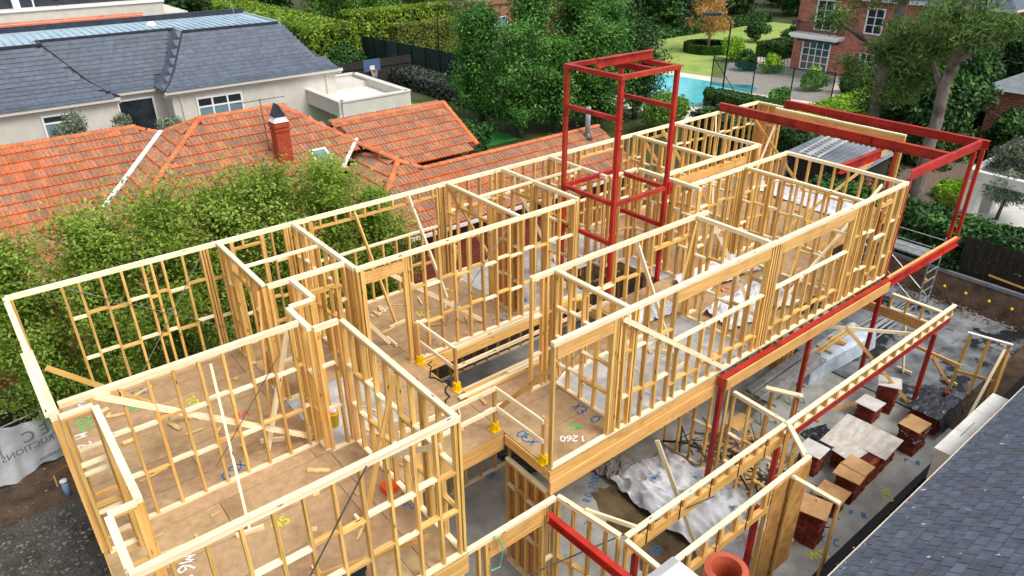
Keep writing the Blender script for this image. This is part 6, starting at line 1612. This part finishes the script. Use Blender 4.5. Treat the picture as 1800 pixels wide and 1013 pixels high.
# far tree belt
belt = [(22, 84, 9, 4.5, L_DARK), (17, 92, 10, 5, L_DARK), (27, 110, 10, 5, L_BOX), (40, 104, 9, 5, L_DARK), (34, 90, 8, 4.2, L_BOX), (40, 84, 9, 4.4, L_WIL), (47, 82, 10, 4.6, L_WIL), (54, 84, 10, 4.8, L_WIL), (44, 92, 11, 5, L_DARK), (52, 98, 11, 5.5, L_BOX),
        (62, 82, 9, 4.5, L_BOX), (66, 72, 9, 4.2, L_DARK), (58, 92, 10, 5, L_DARK), (70, 84, 10, 5, L_BOX), (64, 62, 7.5, 3.4, L_DARK), (72, 64, 8, 3.8, L_DARK), (80, 68, 9, 4.5, L_DARK), (88, 62, 9, 4.5, L_DARK), (92, 54, 8.5, 4.2, L_BOX), (86, 74, 9, 5, L_BOX),
        (94, 46, 8, 4, L_DARK), (88, 40, 7.5, 3.6, L_DARK), (80, 37.5, 6.5, 3, L_BOX), (100, 60, 9, 5, L_DARK), (78, 90, 10, 5.5, L_DARK), (102, 78, 10, 6, L_DARK), (74, 40, 6, 2.4, L_BOX), (76, 28, 8, 3.6, L_DARK), (78, 18, 8.5, 4, L_DARK), (72, 8, 8, 4, L_BOX), (90, 26, 9, 5, L_DARK), (62, 8, 6.5, 3, L_BOX),
        (10, 78, 9, 4, L_BOX), (2, 84, 10, 5, L_DARK), (48, 74.5, 7, 3, L_WIL), (60, 56.8, 5.0, 2.2, L_DARK), (66, 55.5, 5.0, 2.2, L_BOX), (55, 53.5, 5.2, 2.3, L_BOX), (50, 50, 5.5, 2.3, L_DARK)]
nm_ = {L_DARK.name: "dark", L_BOX.name: "mid green", L_WIL.name: "pale weeping"}
def px_of(b): q = _cinv @ Vector((b[0], b[1], b[2]*.6)); return q.x / -q.z
fam = {}
for b in belt:
    x_, y_ = b[:2]
    where = "behind the pale flat roofed house" if x_ < 25 else ("beyond the tennis court hedges" if x_ < 59 and y_ > 60 else ("beyond the lawn" if y_ > 45 else ("behind the brick mansion" if x_ > 70 else "right of the brick mansion")))
    fam.setdefault((nm_[b[4].name], where), []).append(b)
ORD = ("leftmost", "second from left", "third from left", "fourth from left", "fifth from left", "sixth from left", "seventh from left", "eighth from left", "ninth from left", "tenth from left", "eleventh from left", "twelfth from left")
k = 0
for (cn, where), bs in fam.items():
    for i, (x_, y_, h_, cr_, lm) in enumerate(sorted(bs, key=px_of)):
        lb = "%s background tree %s" % (cn, where) + (", " + ORD[i] if len(bs) > 1 else "")
        tree("background_tree", lb, (x_, y_, 0), h_, cr_, 8500, .22 if lm is not L_WIL else .24, lm, tr=.25, group="%s background trees %s" % (cn, where), crown0=.05, nclump=40, seed=100+k, clsize=.32, aspect=.55 if lm is not L_WIL else .25)
        k += 1
hedge("tall_hedge", "very tall dark hedge screen beyond the lawn", (56, 57.5, 0), (76, 59.5, 5.4), 16000, .2, L_DARK, .3)
hedge("border_hedge", "low dark planting border along the far lawn edge", (62, 53.2, 0), (84, 55.0, .8), 6000, .16, L_BOX, .2)
GT = tree("autumn_tree", "golden leaved tree standing inside the ring hedge", (61.1, 45.3, 0), 7.0, 3.1, 6500, .085, L_GOLD, bark=TWIG, tr=.14, crown0=.3, nclump=46, seed=210, clsize=.26)
rh = thing("ring_hedge", "low round clipped hedge around the golden tree", "hedge", (61.1, 45.3, 0))
P_, N_ = [], []
for k in range(9000):
    a = random.uniform(0, 6.283)
    if random.random() < .55: r_ = 2.15; z_ = random.uniform(0, .75); nn = (math.cos(a), math.sin(a), 0)
    else: r_ = random.uniform(1.6, 2.15); z_ = .75; nn = (0, 0, 1)
    P_.append((61.1+r_*math.cos(a)*1.1, 45.3+r_*math.sin(a)*1.1, z_)); N_.append(nn)
P_, N_ = np.array(P_), np.array(N_, float); N_ += rng.normal(size=N_.shape)*.5; N_ /= np.linalg.norm(N_, axis=1, keepdims=True)
link("foliage", npmesh("ring", leaf_quads(P_, N_, .1), 4), L_BOX, rh)
MB().lathe((61.1, 45.3, -.02), [(2.2, 0), (2.2, .6), (1.85, .68), (1.85, .1)], 24).build("inner_branches", HCORE, rh)
hedge("box_hedge", "dark clipped box hedge in front of the pool lamp post", (42.8, 24.8, 0), (44.6, 31.6, .95), 8000, .1, L_BOX, .06)
hedge("box_hedge", "clipped box hedge on the lawn before the mansion steps", (62.5, 38.0, 0), (66.5, 40.8, 1.2), 4500, .13, L_BOX, .08)
hedge("box_hedge", "bright lime topped hedge along the mansion garden", (38.5, 20.6, 0), (49.5, 23.0, 1.75), 15000, .12, L_LIME, .2)
hedge("dark_hedge", "dark tall hedge behind the terrace lintel", (33.5, 17.0, .2), (36.2, 25.5, 2.2), 11000, .12, L_DARK, .14)
hedge("ivy_hedge", "dense ivy covered bank behind the scaffold", (26.75, 4.2, 1.0), (28.6, 14.5, 2.35), 15000, .1, L_IVY, .2)
hedge("ivy_hedge", "ivy hanging down the bank face beside the scaffold", (26.45, 8.0, .3), (26.8, 13.0, 1.6), 4500, .09, L_IVY, .12)
for k, (x_, y_, r_, n_, lm, lb) in enumerate(((58.5, 40.6, 1.5, 3000, L_LIME, "lime green bush beside the pool lamp"), (55.6, 37.2, 1.2, 2200, L_BOX, "green bush at the pool fence"), (56.4, 35.2, 1.0, 1600, L_LIME, "pale flowering bush by the mansion railing"),
        (52.8, 29.0, 1.2, 2400, L_LIME, "yellow green bush before the mansion terrace"), (54.6, 26.6, 1.5, 3500, L_BOX, "dark green bush before the mansion corner"), (53.0, 24.0, 2.2, 6000, L_DARK, "large dark bush in front of the mansion"), (51.6, 21.4, 2.4, 6000, L_GUM, "olive coloured bush in front of the mansion"),
        (47.5, 28.6, .9, 1200, L_POP, "spindly bush at the right end of the pool"), (69.5, 45.5, 1.3, 2500, L_BOX, "dark bush at the lawn corner"), (72, 43, 1.3, 2500, L_BOX, "dark bush before the far lawn path"))):
    shrub("garden_shrub", lb, (x_, y_, 0), (r_, r_, r_*.95), n_, .12, lm, seed=20+k)
tb_ = thing("topiary_ball", "small clipped topiary ball in a dark pot by the pool", "topiary", (42.6, 31.4, 0))
MB().lathe((42.6, 31.0, 0), [(.22, 0), (.32, .5), (.34, .55), (.2, .56)], 14).build("pot", BLACKM, tb_, True)
link("foliage", npmesh("ball", blob_leaves([((42.6, 31.0, .98), (.45, .45, .45))], 1400, .06, .15), 4), L_BOX, tb_); MB().lathe((42.6, 31.0, .98), [(.05, -.36), (.33, -.15), (.37, .05), (.1, .36)], 10).build("inner_branches", HCORE, tb_)
PFn = thing("pool_fence", "see through dark mesh fence along the swimming pool", "fence", (48, 31, 0))
m_, nt_, b_ = _nt("mesh_netting"); b_.inputs["Base Color"].default_value = lin((24, 74, 66)); tr_ = nt_.nodes.new("ShaderNodeBsdfTransparent"); mx_ = nt_.nodes.new("ShaderNodeMixShader"); mx_.inputs[0].default_value = .38
nt_.links.new(tr_.outputs[0], mx_.inputs[1]); nt_.links.new(b_.outputs[0], mx_.inputs[2]); nt_.links.new(mx_.outputs[0], nt_.nodes["Material Output"].inputs[0])
fp = [(47.8, 34.8), (47.7, 31.0), (48.3, 28.2), (48.9, 25.4)]
for a_, b_2 in zip(fp[:-1], fp[1:]): MB().bar((a_[0], a_[1], 1.3), (b_2[0], b_2[1], 1.3), .01, 2.1).build("netting", m_, PFn); MB().tube([(*a_, 2.4), (*b_2, 2.4)], .03, 6).build("top_rail", BLACKM, PFn)
for a_ in fp: MB().tube([(*a_, 0), (*a_, 2.45)], .045, 6).build("post", BLACKM, PFn)
MB().tube([(47.8, 34.8, 2.3), (46.4, 31.4, .3)], .03, 6).build("stay", BLACKM, PFn)
rl2 = thing("garden_railing", "low dark railing by the mansion terrace", "railing", (57, 37, 0)); m2 = MB()
for k in range(22): m2.box((58.0+.2*k, 37.6-.18*k, 0), (58.03+.2*k, 37.63-.18*k, .9))
m2.bar((58, 37.6, .92), (62.4, 33.7, .92), .03, .03); m2.build("balusters", BLACKM, rl2)

# ================================================================== gum trees and garden at right
def gum(label, x_, y_, z_, h_, r_, limbs, clumps, n_, seed):
    t = thing("gum_tree", label, "tree", (x_, y_, z_), "gum trees right of the terrace")
    mb = MB(); rr = random.Random(seed); pts = [(x_ + rr.uniform(-.08, .08)*i*.4, y_ + rr.uniform(-.08, .08)*i*.4, z_ - .2 + h_*i/8) for i in range(9)]
    mb.tube(pts, [r_*(1.25 if i == 0 else 1 - .055*i) for i in range(9)], 12)
    for (z0, ex, ey, ez, rr_) in limbs: mb.tube([(x_, y_, z0), (x_ + ex*.5, y_ + ey*.5, z0 + (ez-z0)*.45), (x_ + ex, y_ + ey, ez)], [rr_, rr_*.75, rr_*.3], 8)
    mb.build("trunk", BARKG, t, True)
    V = blob_leaves([((x_+a, y_+b, c), (s, s, s*.62)) for a, b, c, s in clumps], n_, .13, .95, .22); link("crown", npmesh("crown", V, 4), L_GUM, t)
gum("thick grey gum tree trunk left of the dense dark tree", 37.2, 16.9, .9, 11, .36, [(6.2, -1.2, 2.4, 7.6, .2), (6.4, 1.2, -2.4, 9.0, .2), (5.0, .4, 1.2, 6.0, .1)],
    [(.3, 1.0, 4.6, 1.2), (-.2, -1.0, 4.3, 1.1), (.2, .3, 3.7, 1.0), (-1.0, 2.5, 7.6, 1.2), (0, -2.0, 7.8, 1.4), (.5, 1.6, 8.8, 1.4), (0, -.4, 9.4, 1.5), (.3, -1.6, 5.6, 1.1), (.4, 2.0, 5.4, .9), (0, -3.2, 9, 1.4)], 10000, 1)
gum("leaning grey gum tree trunk at the terrace corner", 31.0, 11.6, .9, 11, .28, [(6.0, .8, 1.6, 8.0, .14), (7.0, -.5, -1.4, 8.5, .14)],
    [(.5, 1.2, 6.4, .9), (.3, 1.9, 6.9, 1.0), (.2, .9, 7.6, 1.0), (-.2, -.6, 8.2, 1.0), (.3, 2.2, 8.0, 1.0), (0, .3, 8.8, 1.2), (.2, 1.5, 5.7, .7), (.3, -1.2, 8.6, .9), (.5, 2.8, 7.2, .9)], 9000, 2)
for k, (x_, y_, h_, cr_, lm, lb) in enumerate(((38.2, 14.5, 5.6, 2.0, L_DARK, "dense dark glossy tree between the gum trunks"), (39.8, 14.4, 6.0, 1.9, L_IVY, "dense glossy tree right of the leaning gum"), (42.5, 17.4, 5.5, 2.2, L_DARK, "dark tree left of the grey roofed house"), (45.5, 18.5, 4.5, 2.2, L_DARK, "dark tree behind the bright lime hedge"), (48.5, 17.0, 5.0, 2.4, L_BOX, "green tree behind the first gum trunk"), (42.6, 12.3, 2.6, 1.3, L_BOX, "small green tree before the brick wall of the right house"), (54, 16.5, 5.5, 2.4, L_DARK, "dark tree between the mansion and the right house"), (60, 15.5, 6, 2.6, L_DARK, "dark tree at the mansion end wall"))):
    tree("dense_tree", lb, (x_, y_, .6), h_, cr_, 13000, .12, lm, tr=.16, group="dense trees right of the terrace", crown0=.03, nclump=24, seed=300+k, clsize=.45)
for k, (x_, y_, z_, r_, n_, lm, lb) in enumerate(((35.0, 11.6, 1, .55, 900, L_LIME, "bright round shrub in the mulch bed, upper"), (33.9, 11.4, 1, .6, 1000, L_LIME, "bright round shrub in the mulch bed, middle"), (32.6, 11.0, 1, .5, 500, L_HEDGE, "yellow fern in the mulch bed, lower"), (31.8, 10.5, 1, .5, 500, L_HEDGE, "yellow fern in the mulch bed beside the ivy"),
        (36.5, 10.6, 1, .9, 1800, L_OLIVE, "grey shrub behind the terrace posts"), (38.0, 10.6, 1, 1.0, 2000, L_OLIVE, "silver shrub above the terrace posts"), (41, 9.6, 1, 1.3, 2600, L_GUM, "olive shrub before the grey roofed house"), (42.5, 11.4, .8, 1.2, 2600, L_LIME, "lime shrub under the grey roof"), (39.4, 9.2, 1, 1.0, 2000, L_BOX, "green shrub left of the pergola"),
        (28.6, 14.2, .6, 1.0, 2200, L_POP, "leafy shrub below the terrace floor"), (27.4, 15.4, .3, 1.1, 2200, L_DARK, "dark shrub at the foot of the shed"), (34.2, 14.6, .8, .9, 1500, L_BOX, "green shrub behind the first gum trunk base"), (27.6, 12.3, .4, .9, 1600, L_BOX, "low shrub between terrace and bank"))):
    shrub("garden_shrub", lb, (x_, y_, z_), (r_, r_, r_*.8), n_, .085, lm, seed=60+k)
tree("wattle_tree", "fine leaved grey green tree before the pergola", (32.6, 8.9, 1.0), 3.4, 1.5, 9000, .09, L_OLIVE, tr=.08, crown0=.35, nclump=16, seed=400, clsize=.4, aspect=.25)
shrub("garden_shrub", "heap of dry brown branches behind the terrace", (29.0, 13.0, 1.0), (1.6, 1.0, .8), 2200, .12, mat("dry_branch_leaves", (128, 92, 62), (160, 122, 86), scale=3, rough=.9, island=.3), seed=88)
